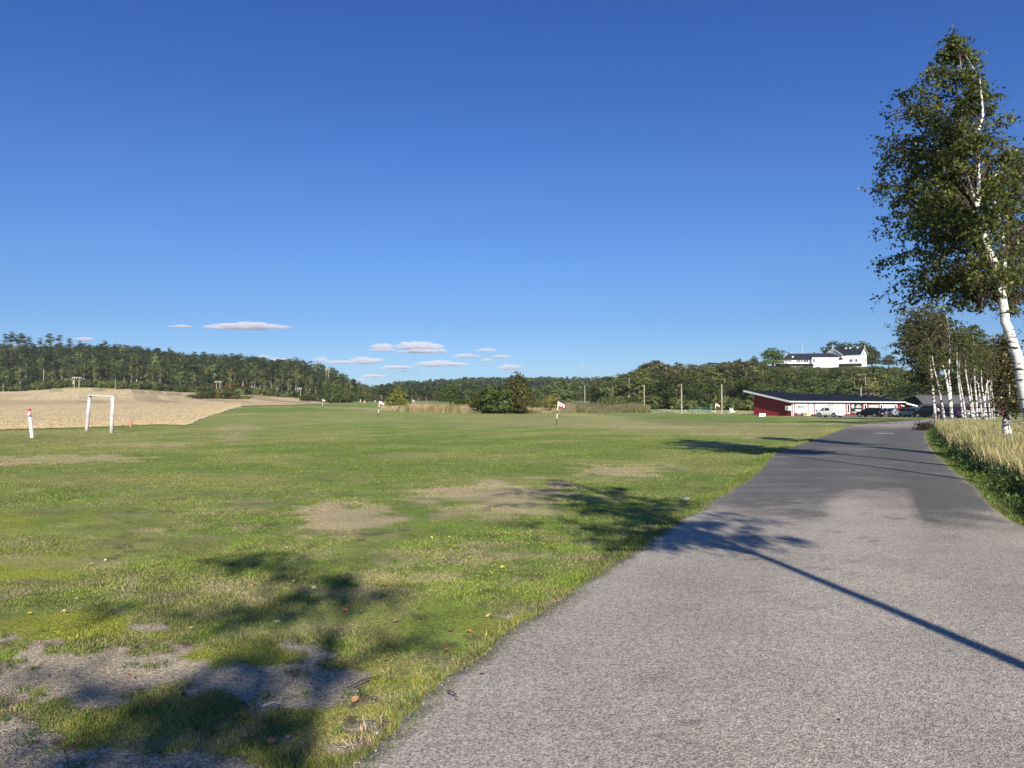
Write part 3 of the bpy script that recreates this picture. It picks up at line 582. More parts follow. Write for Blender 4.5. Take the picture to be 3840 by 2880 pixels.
tA = tk(18, [(3905,1785),(3888,1700),(3860,1560),(3837,1458),(3821,1359),(3797,1279),(3773,1207),(3757,1110),(3729,986),(3702,936),(3686,870),(3674,816),(3667,754),(3669,696),(3665,600),(3661,512),(3672,480),(3686,436),(3681,367),(3674,295),(3640,240),(3618,200)], .155, .004)
tree_near('birch_tree', (tA[0][0], 18, 0), [tA, tk(18, [(3674,816),(3640,700),(3600,520),(3612,330),(3600,220)], .045, .003)], envA, 265, 17, 7.2, .078, (.098, .122, .027), 'tall leaning birch at the right edge whose crown fills the upper right sky', depth=.8, yellow=.045, seedn=3, back=.45, twl=(.16, .46), branchr=.015)
envB = envelope([(540,3790,3900),(600,3740,3960),(750,3720,3990),(900,3730,4000),(1050,3740,3990),(1180,3760,3960)], 23.3)
tB = tk(23.3, [(3800,1729),(3797,1700),(3789,1657),(3773,1597),(3777,1558),(3783,1498),(3785,1418),(3777,1339),(3772,1250),(3765,1150),(3770,1050),(3765,950),(3756,862),(3740,793),(3729,747),(3725,677),(3750,620)], .15, .025)
tree_near('birch_tree', (tB[0][0], 23.3, 0), [tB], envB, 110, 12, 8, .08, (.09, .1, .026), 'birch with dark scarred foot standing in the straw grass, brownish leaves round its trunk', depth=.9, yellow=.06, seedn=4, back=.35, barkm=M['farbark'])
# its own low leafy shoots round the trunk
envB2 = envelope([(1250,3740,3800),(1330,3735,3830),(1420,3740,3840),(1500,3715,3840),(1545,3725,3835)], 23.0)
tree_near('shrub', (tB[2][0], 23.0, 0), [tk(23.0, [(3799,1725),(3785,1600),(3785,1400),(3780,1300)], .03, .01)], envB2, 44, 9, 6, .085, (.085, .085, .025), 'brown-green leafy shoots clinging to the scarred birch trunk', cat='shrub', depth=.9, yellow=.05, seedn=5)
# trees of the same row behind and beside the camera: their shadows lie on the path and the lawn
def shadow_tree(base, cxo, w, zb, zt, label, seedn, lean=-.6, nb=60):
    zz = np.array([zb, zb + .2 * (zt - zb), zb + .5 * (zt - zb), zb + .8 * (zt - zb), zt]); env = (zz, np.array([base[0] + cxo * f for f in (.8, .9, 1, 1.05, 1.1)]), w * np.array([.45, .9, 1, .65, .12]))
    T = [(base[0] + lean * (z / zt) ** 1.5, base[1], z,   .095 * (1 - .8 * z / zt)) for z in np.linspace(0, zt * .95, 9)]
    return tree_near('birch_tree', (base[0], base[1], 0), [T], env, nb, 15, 8, .08, LC, label, group=None, seedn=seedn, rexp=.75, twl=(.18, .42))
shadow_tree((3.95, -2.6), -.95, 2.35, 5.6, 10.4, 'birch just behind the camera throwing the thin trunk shadow over the asphalt', 11)
shadow_tree((.98, -11.2), -1.55, 1.95, 6.7, 10.5, 'birch further behind the camera shading the worn corner of the lawn', 12, nb=34)
shadow_tree((-2.9, -15.0), -1.7, 1.9, 8.3, 10.4, 'birch behind the camera shading the gravel patch at lower left', 13, nb=16)
shadow_tree((10.4, 11.6), -.5, 2.3, 7.6, 12.8, 'birch beside the path just outside the right edge of the view', 14, lean=-.3)
# the far row
def px_tree(name, d, trunks, rows, label, nbr, nlf, leaf, lc, seedn, back=.55, depth=.9, yellow=.03, r=(.13, .02), barkm=None, cover=1, cat='tree', group=None, base=None):
    T = [tk(d, t, r[0] * (.78 if i == 0 else .64), r[1] * .8) for i, t in enumerate(trunks)]
    x0 = T[0][0][0]; bz = Hf(x0, d)
    for t in T:
        t[0] = (t[0][0], t[0][1], min(t[0][2], bz), t[0][3])
    return tree_near(name, (x0, d, bz), T, envelope(rows, d), nbr, 7, nlf, leaf, lc, label, depth=depth, yellow=yellow, seedn=seedn, barkm=barkm or M['farbark'], back=back, cover=cover, cat=cat, group=group, twl=(.35, .9), branchr=.03)
OL = (.095, .115, .03); RG = 'birches in the far row beside the path'
px_tree('birch_tree', 66, [[(3546,1590),(3535,1530),(3525,1480),(3513,1420),(3503,1385),(3495,1330)]], [(1250,3470,3520),(1310,3440,3550),(1400,3460,3560),(1440,3490,3550)], 'slim dark-barked birch nearest the bend of the path', 45, 5, .16, OL, 21, r=(.15,.05), group=RG)
px_tree('birch_tree', 70, [[(3572,1582),(3566,1540),(3558,1480),(3545,1400),(3525,1350),(3504,1318),(3485,1275),(3462,1238),(3445,1215)], [(3572,1582),(3569,1540),(3565,1470),(3558,1400),(3562,1320),(3560,1270),(3552,1200),(3540,1150)], [(3506,1318),(3484,1302),(3462,1294)]],
        [(1135,3400,3560),(1170,3360,3580),(1230,3345,3600),(1290,3330,3620),(1340,3400,3600),(1380,3440,3590)], 'big twin-stemmed birch with spreading white limbs beside the path', 190, 5, .17, (.085, .10, .026), 22, r=(.20, .014), group=RG)
px_tree('birch_tree', 74, [[(3614,1583),(3606,1530),(3596,1450),(3590,1390),(3588,1340),(3590,1280)], [(3624,1572),(3612,1500),(3598,1420),(3596,1350)]], [(1210,3560,3640),(1260,3540,3670),(1330,3540,3670),(1390,3560,3640)], 'pair of pale birch stems right of the big twin-stemmed one', 80, 5, .18, OL, 23, r=(.14,.035), group=RG)
px_tree('birch_tree', 78, [[(3650,1566),(3640,1520),(3630,1450),(3622,1400),(3620,1340)], [(3656,1566),(3645,1500),(3639,1440)]], [(1240,3590,3660),(1290,3570,3690),(1370,3580,3680),(1400,3600,3660)], 'two thin birch stems in the middle of the far row', 60, 5, .18, OL, 24, r=(.17,.04), group=RG)
px_tree('birch_tree', 82, [[(3665,1566),(3661,1500),(3654,1420),(3655,1350),(3652,1290),(3648,1240)]], [(1215,3620,3680),(1250,3600,3710),(1330,3600,3730),(1380,3630,3720)], 'straight birch in the far row with a high thin crown', 80, 5, .19, OL, 25, r=(.15,.04), group=RG)
px_tree('birch_tree', 86, [[(3700,1576),(3692,1510),(3682,1450),(3680,1400),(3684,1330)], [(3683,1455),(3668,1440),(3655,1425)], [(3684,1458),(3700,1440),(3712,1425)]], [(1270,3650,3720),(1320,3630,3750),(1400,3650,3740)], 'birch in the far row forking low into two side limbs', 60, 5, .2, OL, 26, r=(.17,.04), group=RG)
px_tree('birch_tree', 92, [[(3713,1570),(3708,1510),(3702,1440),(3705,1370)], [(3722,1571),(3716,1500),(3712,1430)]], [(1260,3680,3760),(1310,3660,3790),(1400,3680,3790),(1430,3700,3780)], 'two close birch stems towards the right end of the far row', 60, 5, .2, (.1, .10, .028), 27, r=(.16,.04), group=RG)
px_tree('birch_tree', 96, [[(3730,1570),(3724,1500),(3717,1450),(3720,1380)]], [(1290,3700,3780),(1340,3690,3840),(1440,3720,3850)], 'last white stem of the far row before the scarred birch', 60, 5, .2, (.1, .10, .028), 28, r=(.13,.04), group=RG)
px_tree('dark_tree', 100, [[(3540,1545),(3530,1480),(3510,1400),(3490,1300)], [(3530,1480),(3520,1400),(3540,1330)]], [(1165,3420,3560),(1200,3370,3600),(1290,3350,3640),(1380,3370,3640),(1430,3385,3620),(1460,3480,3600)], 'dense dark broadleaf tree behind the twin-stemmed birch', 260, 6, .3, (.042, .052, .014), 29, r=(.16,.05), barkm=M['twig'], yellow=.02)
px_tree('dark_tree', 125, [[(3640,1545),(3640,1400),(3645,1330)]], [(1260,3600,3700),(1320,3560,3840),(1420,3560,3880),(1480,3600,3880),(1500,3700,3880)], 'brownish broad tree behind the right half of the far birch row', 220, 6, .34, (.062, .072, .022), 30, r=(.16,.05), barkm=M['twig'], yellow=.04)
px_tree('shrub', 52, [[(3478,1632),(3476,1610),(3480,1590)]], [(1583,3455,3505),(1600,3445,3515),(1625,3460,3510)], 'dark purplish shrub at the inside of the path bend', 40, 6, .09, (.06, .04, .028), 31, r=(.03,.01), barkm=M['twig'], yellow=0, cat='shrub')
# ================================================================== far trees: a few shapes of each kind, copied one by one
def soup(P, size, rs, flat=0.0, up=.2, N=None, rough=.55):
    n = len(P); a = rs.normal(0, 1, (n, 3)); a[:, 2] *= (1 - flat); a[:, 2] += up * .3; a /= np.linalg.norm(a, axis=1)[:, None] + 1e-9
    if N is not None:
        N = N + rs.normal(0, rough, (n, 3)); N /= np.linalg.norm(N, axis=1)[:, None]; a = np.cross(N, rs.normal(0, 1, (n, 3))); a /= np.linalg.norm(a, axis=1)[:, None] + 1e-9; b = np.cross(N, a); s_ = (size * rs.uniform(.6, 1.3, n))[:, None]
        return np.stack([P - a * s_ * .5 - b * s_ * .45, P + b * s_ * .6, P + a * s_ * .7 - b * s_ * .1], 1).reshape(-1, 3)
    b = rs.normal(0, 1, (n, 3)); b[:, 2] *= (1 - flat); b = np.cross(a, b); b /= np.linalg.norm(b, axis=1)[:, None] + 1e-9
    s_ = (size * rs.uniform(.6, 1.3, n))[:, None]
    return np.stack([P - a * s_ * .5 - b * s_ * .45, P + b * s_ * .6, P + a * s_ * .7 - b * s_ * .1], 1).reshape(-1, 3)
LN_ = {}
def lobes(cs, n, rs, fill=.35):
    w = np.array([c[3] ** 2 for c in cs]); w = w / w.sum(); k = rs.choice(len(cs), n, p=w); C_ = np.array(cs)[k]
    v = rs.normal(0, 1, (n, 3)); v /= np.linalg.norm(v, axis=1)[:, None]; v[:, 2] = np.where(v[:, 2] < -.35, -v[:, 2] * .6, v[:, 2])
    r = (rs.random(n) ** fill)[:, None]; LN_['v'] = v; return C_[:, :3] + v * r * C_[:, 3:4] * np.column_stack([np.ones(n), np.ones(n), C_[:, 4]])
def proto(kind, seed, n=760):
    rs = np.random.default_rng(seed); tr = MB(); sz = .55
    if kind == 'broad':
        H = 11.; cs = [(rs.normal(0, 1.5), rs.normal(0, 1.5), rs.uniform(2.6, 8.4), rs.uniform(1.5, 2.4), .9) for _ in range(10)] + [(0, 0, 8.2, 2.2, 1), (0, 0, 3.0, 2.7, .95), (.8, .6, 1.8, 2.3, .9), (-.9, -.5, 1.8, 2.2, .9), (0, .2, 5.6, 2.9, 1.1)]
        P = lobes(cs, n, rs); col = (.092, .100, .034); tr.tube([(0,0,-1), (0,0,3), (.3,.1,6)], [.28, .22, .1], 6)
        for i in range(4): c_ = cs[i]; tr.tube([(0,0,3), (c_[0]*.6, c_[1]*.6, c_[2]-.5)], [.14, .06], 4)
    elif kind == 'birch':
        H = 13.; cs = [(rs.normal(0, .8), rs.normal(0, .8), z_, rs.uniform(1.0, 1.7) * (1.15 - abs(z_ - 8) / 9), 1.25) for z_ in np.linspace(5, 12, 9)]
        P = lobes(cs, int(n * .8), rs, .5); col = (.125, .125, .045); tr.tube([(0,0,-1), (.1,0,5), (.25,.1,9), (.2,.1,12)], [.17, .14, .09, .03], 6)
        for i in range(4): c_ = cs[i + 1]; tr.tube([(.1,0,c_[2]-1.6), (c_[0]*1.5, c_[1]*1.5, c_[2])], [.07, .03], 4)
    elif kind == 'pine':
        H = 14.; P = []; tr.tube([(0,0,-1), (.1,.05,7), (rs.normal(0,.3),rs.normal(0,.3),13.2)], [.24, .18, .06], 6); sz = .5
        m = rs.integers(9, 13)
        for i in range(m):
            z_ = rs.uniform(6.5, 13.6); a = rs.uniform(0, 6.28); r = rs.uniform(.4, 1.9) * (1.25 - (z_ - 6) / 11); k = int(n / m)
            c_ = np.array([math.cos(a) * r, math.sin(a) * r, z_]); v = rs.normal(0, 1, (k, 3)) * np.array([.85, .85, .28]); P.append(c_ + v)
            tr.tube([(0, 0, z_ - .7), tuple(c_)], [.07, .04], 4)
        P = np.vstack(P); col = (.068, .080, .038)
    elif kind == 'spruce':
        H = 13.; t = rs.random(n) ** .75; z_ = 12.8 - t * 12.2; lay = np.abs(((z_ * 1.25) % 1) - .5) * .5 + .75; r = (.15 + 2.3 * t) * lay * rs.random(n) ** .35; a = rs.uniform(0, 6.28, n)
        P = np.column_stack([np.cos(a) * r, np.sin(a) * r, z_ - r * .25]); col = (.045, .058, .028); tr.tube([(0,0,-1), (0,0,12)], [.2, .03], 5); sz = .5
    elif kind == 'round':
        cs = [(2.3*math.cos(i*1.3), 2.3*math.sin(i*1.3), 1.5, 1.9, .8) for i in range(5)] + [(2.4*math.cos(i*1.05)*rs.uniform(.6,1.1), 2.4*math.sin(i*1.05)*rs.uniform(.6,1.1), rs.uniform(2.6, 7.2), rs.uniform(1.5, 2.3), .95) for i in range(12)] + [(0, 0, 4.6, 3.6, 1.1), (0, 0, 8.0, 2.2, 1.), (0, 0, 2.2, 3.0, .8)]
        P = lobes(cs, n * 3, rs, .25); col = (.070, .076, .027); tr.tube([(0,0,-1), (0,0,5)], [.3, .2], 6); sz = .5; n = n * 3
    elif kind == 'bush':
        H = 4.; cs = [(rs.normal(0, .9), rs.normal(0, .9), rs.uniform(.8, 2.6), rs.uniform(.8, 1.3), 1) for _ in range(8)] + [(1.1*math.cos(i*1.26), 1.1*math.sin(i*1.26), .55, .95, .9) for i in range(5)] + [(0, 0, 1.6, 1.7, 1.1)]; P = lobes(cs, n * 2, rs, .35); n = n * 2; col = (.105, .108, .038); sz = .36
        for i in range(5): c_ = cs[i]; tr.tube([(0,0,-.3), (c_[0]*.7, c_[1]*.7, c_[2])], [.06, .03], 4)
    N = LN_['v'] if kind in ('broad', 'birch', 'bush', 'round') else (np.column_stack([P[:, 0] * .25, P[:, 1] * .25, np.full(len(P), .8)]) if kind == 'pine' else np.column_stack([P[:, 0], P[:, 1], np.full(len(P), .7)]) / 1.2)
    P[:, 2] = np.maximum(P[:, 2], .15); V = soup(P, sz, rs, N=N, rough=.3 if kind != 'pine' else .45); k = len(P)
    HT[(kind, seed)] = (float(np.percentile(V[:, 2], 99.7)), float(np.percentile(V[:, 0], 98.5) - np.percentile(V[:, 0], 1.5))); c = np.array(col) * np.exp(rs.normal(0, .22, k))[:, None]
    q = vnoise(P[:, 0] * .9 + 50, P[:, 2] * .9 + P[:, 1] * .5 + 50, seed); c = c * (.75 + .5 * q)[:, None]
    cm = npmesh('crown', V, 3, np.repeat(c, 3, 0)); cm.materials.append(LEAFR)
    bmesh.ops.recalc_face_normals(tr.bm, faces=tr.bm.faces); tm = bpy.data.meshes.new('trunk'); tr.bm.to_mesh(tm); tr.bm.free()
    tm.materials.append({'birch': M['palebark'], 'pine': M['pinebark']}.get(kind, M['trunk']))
    return cm, tm, V, c
HT = {}
PR = {k: [proto(k, 100 + 10 * i + j) for j in range(4)] for i, k in enumerate(['broad', 'birch', 'pine', 'spruce', 'bush', 'round'])}
KI = dict(broad=0, birch=1, pine=2, spruce=3, bush=4, round=5)
def ht(kind, v): return HT[(kind, 100 + 10 * KI[kind] + v)]
NM = dict(round='broadleaf_tree', broad='broadleaf_tree', birch='birch_tree', pine='pine_tree', spruce='spruce_tree', bush='bush')
def put(kind, x, y, h, label, group=None, v=None, wide=1.0, z=None, crownm=None, trunkm=None, tall=None):
    v = int(rng.integers(4)) if v is None else v; cm, tm = PR[kind][v][:2]
    r = empty(NM[kind], (x, y, Hf(x, y) if z is None else z), rng.uniform(0, 6.28), label, 'bush' if kind == 'bush' else 'tree', group)
    s_ = h / ht(kind, v)[0]; r.scale = (s_ * wide, s_ * wide, s_)
    for nm, me in (('crown', crownm or cm), ('trunk', trunkm or tm)):
        o = bpy.data.objects.new(nm, me); COL.objects.link(o); o.parent = r
    return r
def join_forest(name, items, label=None, ncut=None):
    """items (kind, x, y, h, wide): one mass of trees nobody can tell apart"""
    Vs, Cs = [], []
    for kind, x, y, h, wide in items:
        vi = int(rng.integers(4)); cm, tm, V, c = PR[kind][vi]
        if ncut: 
            k = len(c); st = max(1, k // ncut); sel = np.arange(0, k, st); Vt = V.reshape(-1, 3, 3)[sel]; ce = Vt.mean(1, keepdims=True); Vt = ((Vt - ce) * math.sqrt(st) * .95 + ce).reshape(-1, 3); cc = c[sel]
        else: Vt, cc = V, c
        s_ = h / ht(kind, vi)[0]; a = rng.uniform(0, 6.28); ca, sa = math.cos(a), math.sin(a)
        W_ = np.column_stack([(Vt[:, 0] * ca - Vt[:, 1] * sa) * s_ * wide + x, (Vt[:, 0] * sa + Vt[:, 1] * ca) * s_ * wide + y, Vt[:, 2] * s_ + Hf(x, y)])
        Vs.append(W_); t_ = np.exp(rng.normal(0, .28)) * np.array([1 + rng.normal(0, .06), 1, 1 + rng.normal(0, .08)]); Cs.append(np.repeat(cc * t_, 3, 0))
    return tag(link(name, npmesh(name, np.vstack(Vs), 3, np.vstack(Cs)), LEAFF), label, None, None, 'stuff')
LEAFF = leaf_mat('forest_foliage', tint=(.88, 1, .86), transl=.2, rough=.75, spec=.1)
ORD = 'first second third fourth fifth sixth seventh eighth ninth tenth eleventh twelfth thirteenth fourteenth fifteenth sixteenth seventeenth eighteenth nineteenth'.split()
# ---- left hillside
def poisson(cands, rmin):
    g_, out = {}, []
    for c in cands:
        k = (int(c[0] // rmin), int(c[1] // rmin))
        if all(math.hypot(c[0] - q[0], c[1] - q[1]) > rmin for i in (-1, 0, 1) for j in (-1, 0, 1) for q in g_.get((k[0] + i, k[1] + j), [])):
            g_.setdefault(k, []).append(c); out.append(c)
    return out
def edge_d(px): return float(np.interp(px, [-400, 0, 300, 1000, 1100, 1180, 1243, 1300, 1380], [372, 390, 402, 398, 392, 380, 350, 360, 440]))
cand = []
for _ in range(9000):
    px = rng.uniform(-260, 1392); d = rng.uniform(350, 600)
    if d > edge_d(px) + 2: cand.append(((px - 1920) / F * d, d, px))
pts = poisson(cand, 5.3); pts.sort(key=lambda c: c[1] - edge_d(c[2]))
nk = dict(broad=0, birch=0, pine=0, spruce=0); rest = []
LB = dict(broad='olive green broadleaf tree in the wood beyond the stubble field', birch='pale-stemmed birch in the wood beyond the stubble field', pine='dark pine with orange stem in the wood beyond the stubble field', spruce='dark pointed spruce in the wood beyond the stubble field')
GR = dict(broad='broadleaf trees of the left wood', birch='birches of the left wood', pine='pines of the left wood', spruce='spruces of the left wood')
CAP = dict(broad=120, birch=100, pine=120, spruce=60)
for x, y, px in pts:
    e = y - edge_d(px); u = rng.random()
    pk = .12 if e < 25 else (.38 if e < 90 else .6)
    kind = 'pine' if u < pk else ('spruce' if u < pk + .1 else ('birch' if u < pk + .1 + ((.55 if px > 500 and e < 30 else .32) if e < 60 else .12) else 'broad'))
    h = {'pine': 13.5, 'spruce': 12.5, 'birch': 13, 'broad': 10.5}[kind] * rng.uniform(.78, 1.12) * (1 if px < 1150 else .9) * float(np.interp(px, [1200, 1392], [1, .75]))
    if e < 8: h *= .85
    if e > 100: h *= .82
    w_ = rng.uniform(.9, 1.3)
    if nk[kind] < CAP[kind]:
        nk[kind] += 1; lb = LB[kind].replace('in the wood beyond the stubble field', ('at the wood front ' if e < 12 else 'on the lower slope ' if e < 45 else 'high on the slope ') + ['above the far left of the field', 'behind the near double pole', 'above the field crest', 'left of the scrub island', 'behind the scrub island', 'between the island and the knoll', 'on the knoll'][int(np.clip((px + 0) // 205, 0, 6))]); put(kind, x, y, h, lb, GR[kind], wide=w_)
    else: rest.append((kind, x, y, h, w_))
join_forest('forest', rest, 'mixed wood climbing the left hillside')
# undergrowth along the wood's edge
ug = []
for _ in range(260):
    px = rng.uniform(-200, 1380); d = edge_d(px) - rng.uniform(-6, 5); ug.append(('bush', (px - 1920) / F * d, d, rng.uniform(2.0, 4.2), 1.3))
join_forest('undergrowth', ug, 'low scrub along the foot of the left wood', ncut=330)
# skyline pines standing clear at the far left
for i, (px, yt, h, v) in enumerate([(22,1252,12,0),(38,1256,11,1),(47,1245,14,2),(66,1258,12,3),(80,1250,13,0),(86,1256,12,1),(110,1262,12,2),(152,1268,10,3),(188,1251,15,1),(222,1257,14,0),(262,1268,11,2),(300,1278,10,3),(392,1278,12,1),(430,1290,10,2),(505,1300,11,0),(590,1306,11,1),(635,1304,10,2)]):
    d = 560; t = PX(px, yt, d); put('pine', t.x, d, h, ORD[i] + ' pine from the left standing above the ridge skyline', 'pines on the left ridge', v=v, z=t.z - h * .985, wide=1.05)
# the rounded knoll at the wood's right end
for i, (px, yt, h) in enumerate([(1085,1345,12),(1110,1342,12),(1135,1350,11),(1165,1355,12),(1190,1362,11),(1215,1370,10),(1240,1378,10),(1262,1392,9),(1285,1400,8),(1300,1408,8),(1325,1420,7),(1345,1432,7),(1362,1450,6)]):
    d = 500 - i * 3; t = PX(px, yt, d); put(['broad', 'pine'][i % 2], t.x, d, h, ORD[i] + ' tree from the left along the skyline of the wooded knoll', 'trees on the knoll', z=t.z - h * .97, wide=1.25)
# island of scrub in the stubble
def tintcrown(kind, v, tint):
    cm = PR[kind][v][0].copy(); cm.name = 'crown'; a = cm.color_attributes['Col']; n_ = len(a.data); b = np.empty(n_ * 4, np.float32); a.data.foreach_get('color', b); b = b.reshape(-1, 4); b[:, :3] *= np.array(tint); a.data.foreach_set('color', b.ravel()); return cm
RUST = tintcrown('broad', 1, (1.7, 1.05, .85)); OLIVE = tintcrown('bush', 1, (1.15, 1.05, .8)); DKB = tintcrown('bush', 2, (.60, .68, .50)); BRB = tintcrown('bush', 3, (1.3, 1.0, .95)); GRB = tintcrown('round', 2, (1.5, 1.5, 1.75)); BROWNB = tintcrown('round', 3, (1.5, 1.22, 1.15)); PALE = tintcrown('round', 0, (1.35, 1.6, 1.15))
def pput(kind, px, yb, yt, label, wpx=None, d=None, crownm=None, group=None, v=None, trunkm=None):
    b = G(px, yb) if d is None else GX(px, d); 
    if d is not None: b = PX(px, yb, d)
    t = PX(px, yt, b.y); h = max(t.z - b.z, .5); v = int(rng.integers(4)) if v is None else v; nw = ht(kind, v)[1] / ht(kind, v)[0]
    wide = 1 if wpx is None else (wpx / F * b.y) / (h * nw)
    return put(kind, b.x, b.y, h, label, group, v=v, wide=wide, z=b.z, crownm=crownm, trunkm=trunkm)
pput('bush', 755, 1494, 1470, 'green hummock of scrub at the left end of the field island', 60, 345, OLIVE)
pput('bush', 790, 1494, 1462, 'dark scrub in the middle of the field island', 50, 346, DKB)
pput('bush', 818, 1496, 1455, 'brown bush round the pole in the field island', 42, 347, BRB)
pput('broad', 866, 1490, 1425, 'rust-topped tree with pale bare stems in the field island', 40, 350, RUST, trunkm=PR['birch'][0][1])
pput('bush', 848, 1496, 1474, 'low dark bush beside the rust-topped tree', 45, 344, DKB)
pput('bush', 888, 1497, 1480, 'flat bush right of the rust-topped tree', 40, 344, OLIVE)
pput('bush', 918, 1498, 1483, 'grey-brown bush at the right end of the field island', 36, 344, BRB)
pput('bush', 1160, 1505, 1482, 'pale green bush at the far tip of the stubble field', 44, 330, OLIVE)
pput('bush', 1135, 1503, 1488, 'dark low bush left of the pale one at the field tip', 36, 332, DKB)
for i, (px, yb, yt) in enumerate([(1225,1508,1440),(1250,1508,1436),(1275,1507,1450),(1300,1506,1455)]): pput('broad', px, yb, yt, ORD[i] + ' bushy tree from the left at the foot of the knoll', 44, 345, None, 'trees at the foot of the knoll')
# ---- bushes of the reed bed and round it
pput('bush', 1492, 1530, 1450, 'round olive bush alone at the left end of the reed bed', 92, 190, OLIVE, v=1)
pput('round', 1690, 1515, 1442, 'fresh green round tree behind the reeds', 82, 225, PALE, v=0)
pput('bush', 1735, 1525, 1497, 'low olive bush in the reeds below the fresh green tree', 60, 170, OLIVE)
pput('bush', 1790, 1533, 1484, 'olive-brown bush left of the big dark bush', 60, 157, BRB)
pput('bush', 1862, 1549, 1450, 'biggest dark green bush in the middle of the reed bed', 124, 155, DKB, v=2)
pput('round', 1942, 1549, 1396, 'tall brownish tree beside the biggest dark bush', 100, 158, BROWNB, v=3)
pput('bush', 1952, 1549, 1490, 'purplish brown foot bush under the tall brownish tree', 50, 154, BRB)
pput('round', 2098, 1520, 1424, 'grey-green willow right of the tall brownish tree', 112, 222, GRB, v=2)
pput('bush', 2062, 1532, 1479, 'reddish brown bush below the grey-green willow', 78, 166, BRB)
pput('bush', 2010, 1530, 1492, 'olive bush between the tall tree and the willow', 60, 166, OLIVE)
# line of trees across the valley
for i, (px, yt, w_, k) in enumerate([(1405,1455,38,'broad'),(1432,1450,34,'pine'),(1462,1458,40,'broad'),(1545,1452,42,'pine'),(1568,1448,40,'pine'),(1600,1462,46,'pine'),(1630,1462,42,'broad'),(1655,1460,40,'broad'),(1725,1455,46,'broad'),(1760,1458,46,'broad'),(1800,1460,44,'broad'),(1840,1450,50,'broad'),(1990,1450,52,'broad'),(2030,1452,50,'broad'),(2150,1440,50,'broad'),(2185,1458,46,'broad'),(2215,1462,50,'broad'),(2255,1458,52,'broad')]):
    pput(k, px, 1512, yt, ORD[i] + ' tree from the left in the dark valley line behind the reed bed', w_, 455 if i < 9 else 330, None, 'valley tree line')
pput('bush', 1515, 1508, 1488, 'scrub under the valley pines', 60, 460)
# ---- the far ridge: one far-off wood
fr = []
for _ in range(5200):
    px = rng.uniform(1330, 2480); d = rng.uniform(640, 1420); fr.append(((px - 1920) / F * d, d, px))
fr = poisson(fr, 8.5); it = []
for x, y, px in fr:
    u = rng.random(); it.append(('spruce' if u < .5 else ('pine' if u < .65 else 'broad'), x, y, rng.uniform(9, 15), rng.uniform(1.2, 1.7)))
join_forest('distant_forest', it, 'far wooded ridge closing the valley', ncut=75)
# ---- right-hand hill
def canopy(px): return float(np.interp(px, [2280,2330,2400,2430,2500,2540,2560,2600,2700,2800,2850,2880,3260,3300,3350,3500,3700,3900], [1425,1392,1368,1350,1342,1345,1368,1362,1360,1342,1352,1372,1375,1368,1372,1400,1420,1430]))
cand = []
for _ in range(9000):
    px = rng.uniform(2235, 3950); d = rng.uniform(238, 440)
    lo = float(np.interp(px, [2235, 2300, 2900, 3950], [262, 250, 240, 225]))
    if d > lo + 6 * math.sin(px / 60): cand.append(((px - 1920) / F * d, d, px))
pts = poisson(cand, 5.4); pts.sort(key=lambda c: c[1]); nk = dict(broad=0, birch=0, pine=0, spruce=0); rest = []
LB = dict(broad='leafy broadleaf tree on the hillside below the white villa', birch='brownish thin birch on the hillside below the white villa', pine='pine on the hillside below the white villa', spruce='dark spruce on the hillside below the white villa')
GR = dict(broad='broadleaf trees of the villa hill', birch='birches of the villa hill', pine='pines of the villa hill', spruce='spruces of the villa hill')
CAP = dict(broad=125, birch=120, pine=30, spruce=30)
BRC = [tintcrown('birch', i, (1.2, 1.02, 1.12)) for i in range(4)]
for x, y, px in pts:
    u = rng.random(); zone = (2380 < px < 2560) or (2620 < px < 2860)
    kind = 'birch' if u < (.62 if zone and y > 275 else .15) else ('spruce' if u > .97 else 'broad')
    h = {'birch': 10.5, 'broad': 8.5, 'spruce': 10, 'pine': 10}[kind] * rng.uniform(.62, 1.4)
    ztop = PX(px, canopy(px) + (rng.uniform(-9, 24) if px < 2870 else rng.uniform(0, 14)), y).z; h = min(h, ztop - Hf(x, y))
    if h < 2.0: continue
    if y > 392 and 2870 < px < 3290 and h < 3.5 and rng.random() < .4: continue
    w_ = rng.uniform(.95, 1.6)
    if nk[kind] < CAP[kind]:
        nk[kind] += 1; lb = LB[kind].replace('on the hillside below the white villa', ('at the foot of the hill ' if y < 285 else 'halfway up the hill ' if y < 340 else 'near the hilltop ') + ['behind the left net poles', 'left of the arched hall', 'below the arched hall', 'below the dark hilltop roof', 'above the red building', 'below the white villa', 'right of the white villa', 'behind the far birches'][int(np.clip((px - 2280) // 190, 0, 7))]); put(kind, x, y, h, lb, GR[kind], wide=w_ * (1.3 if kind == 'birch' else 1), crownm=BRC[int(rng.integers(4))] if kind == 'birch' else None)
    else: rest.append((kind, x, y, h, w_))
join_forest('forest', rest, 'wood on the hill under the white villa', ncut=420)
ug = []
for _ in range(220):
    px = rng.uniform(2240, 3950); lo = float(np.interp(px, [2235, 2300, 2900, 3950], [262, 250, 240, 225])); d = lo - rng.uniform(-8, 3); ug.append(('bush', (px - 1920) / F * d, d, rng.uniform(2.2, 4.5), 1.3))
join_forest('undergrowth', ug, 'bushy foot of the villa hill behind the driving range', ncut=330)
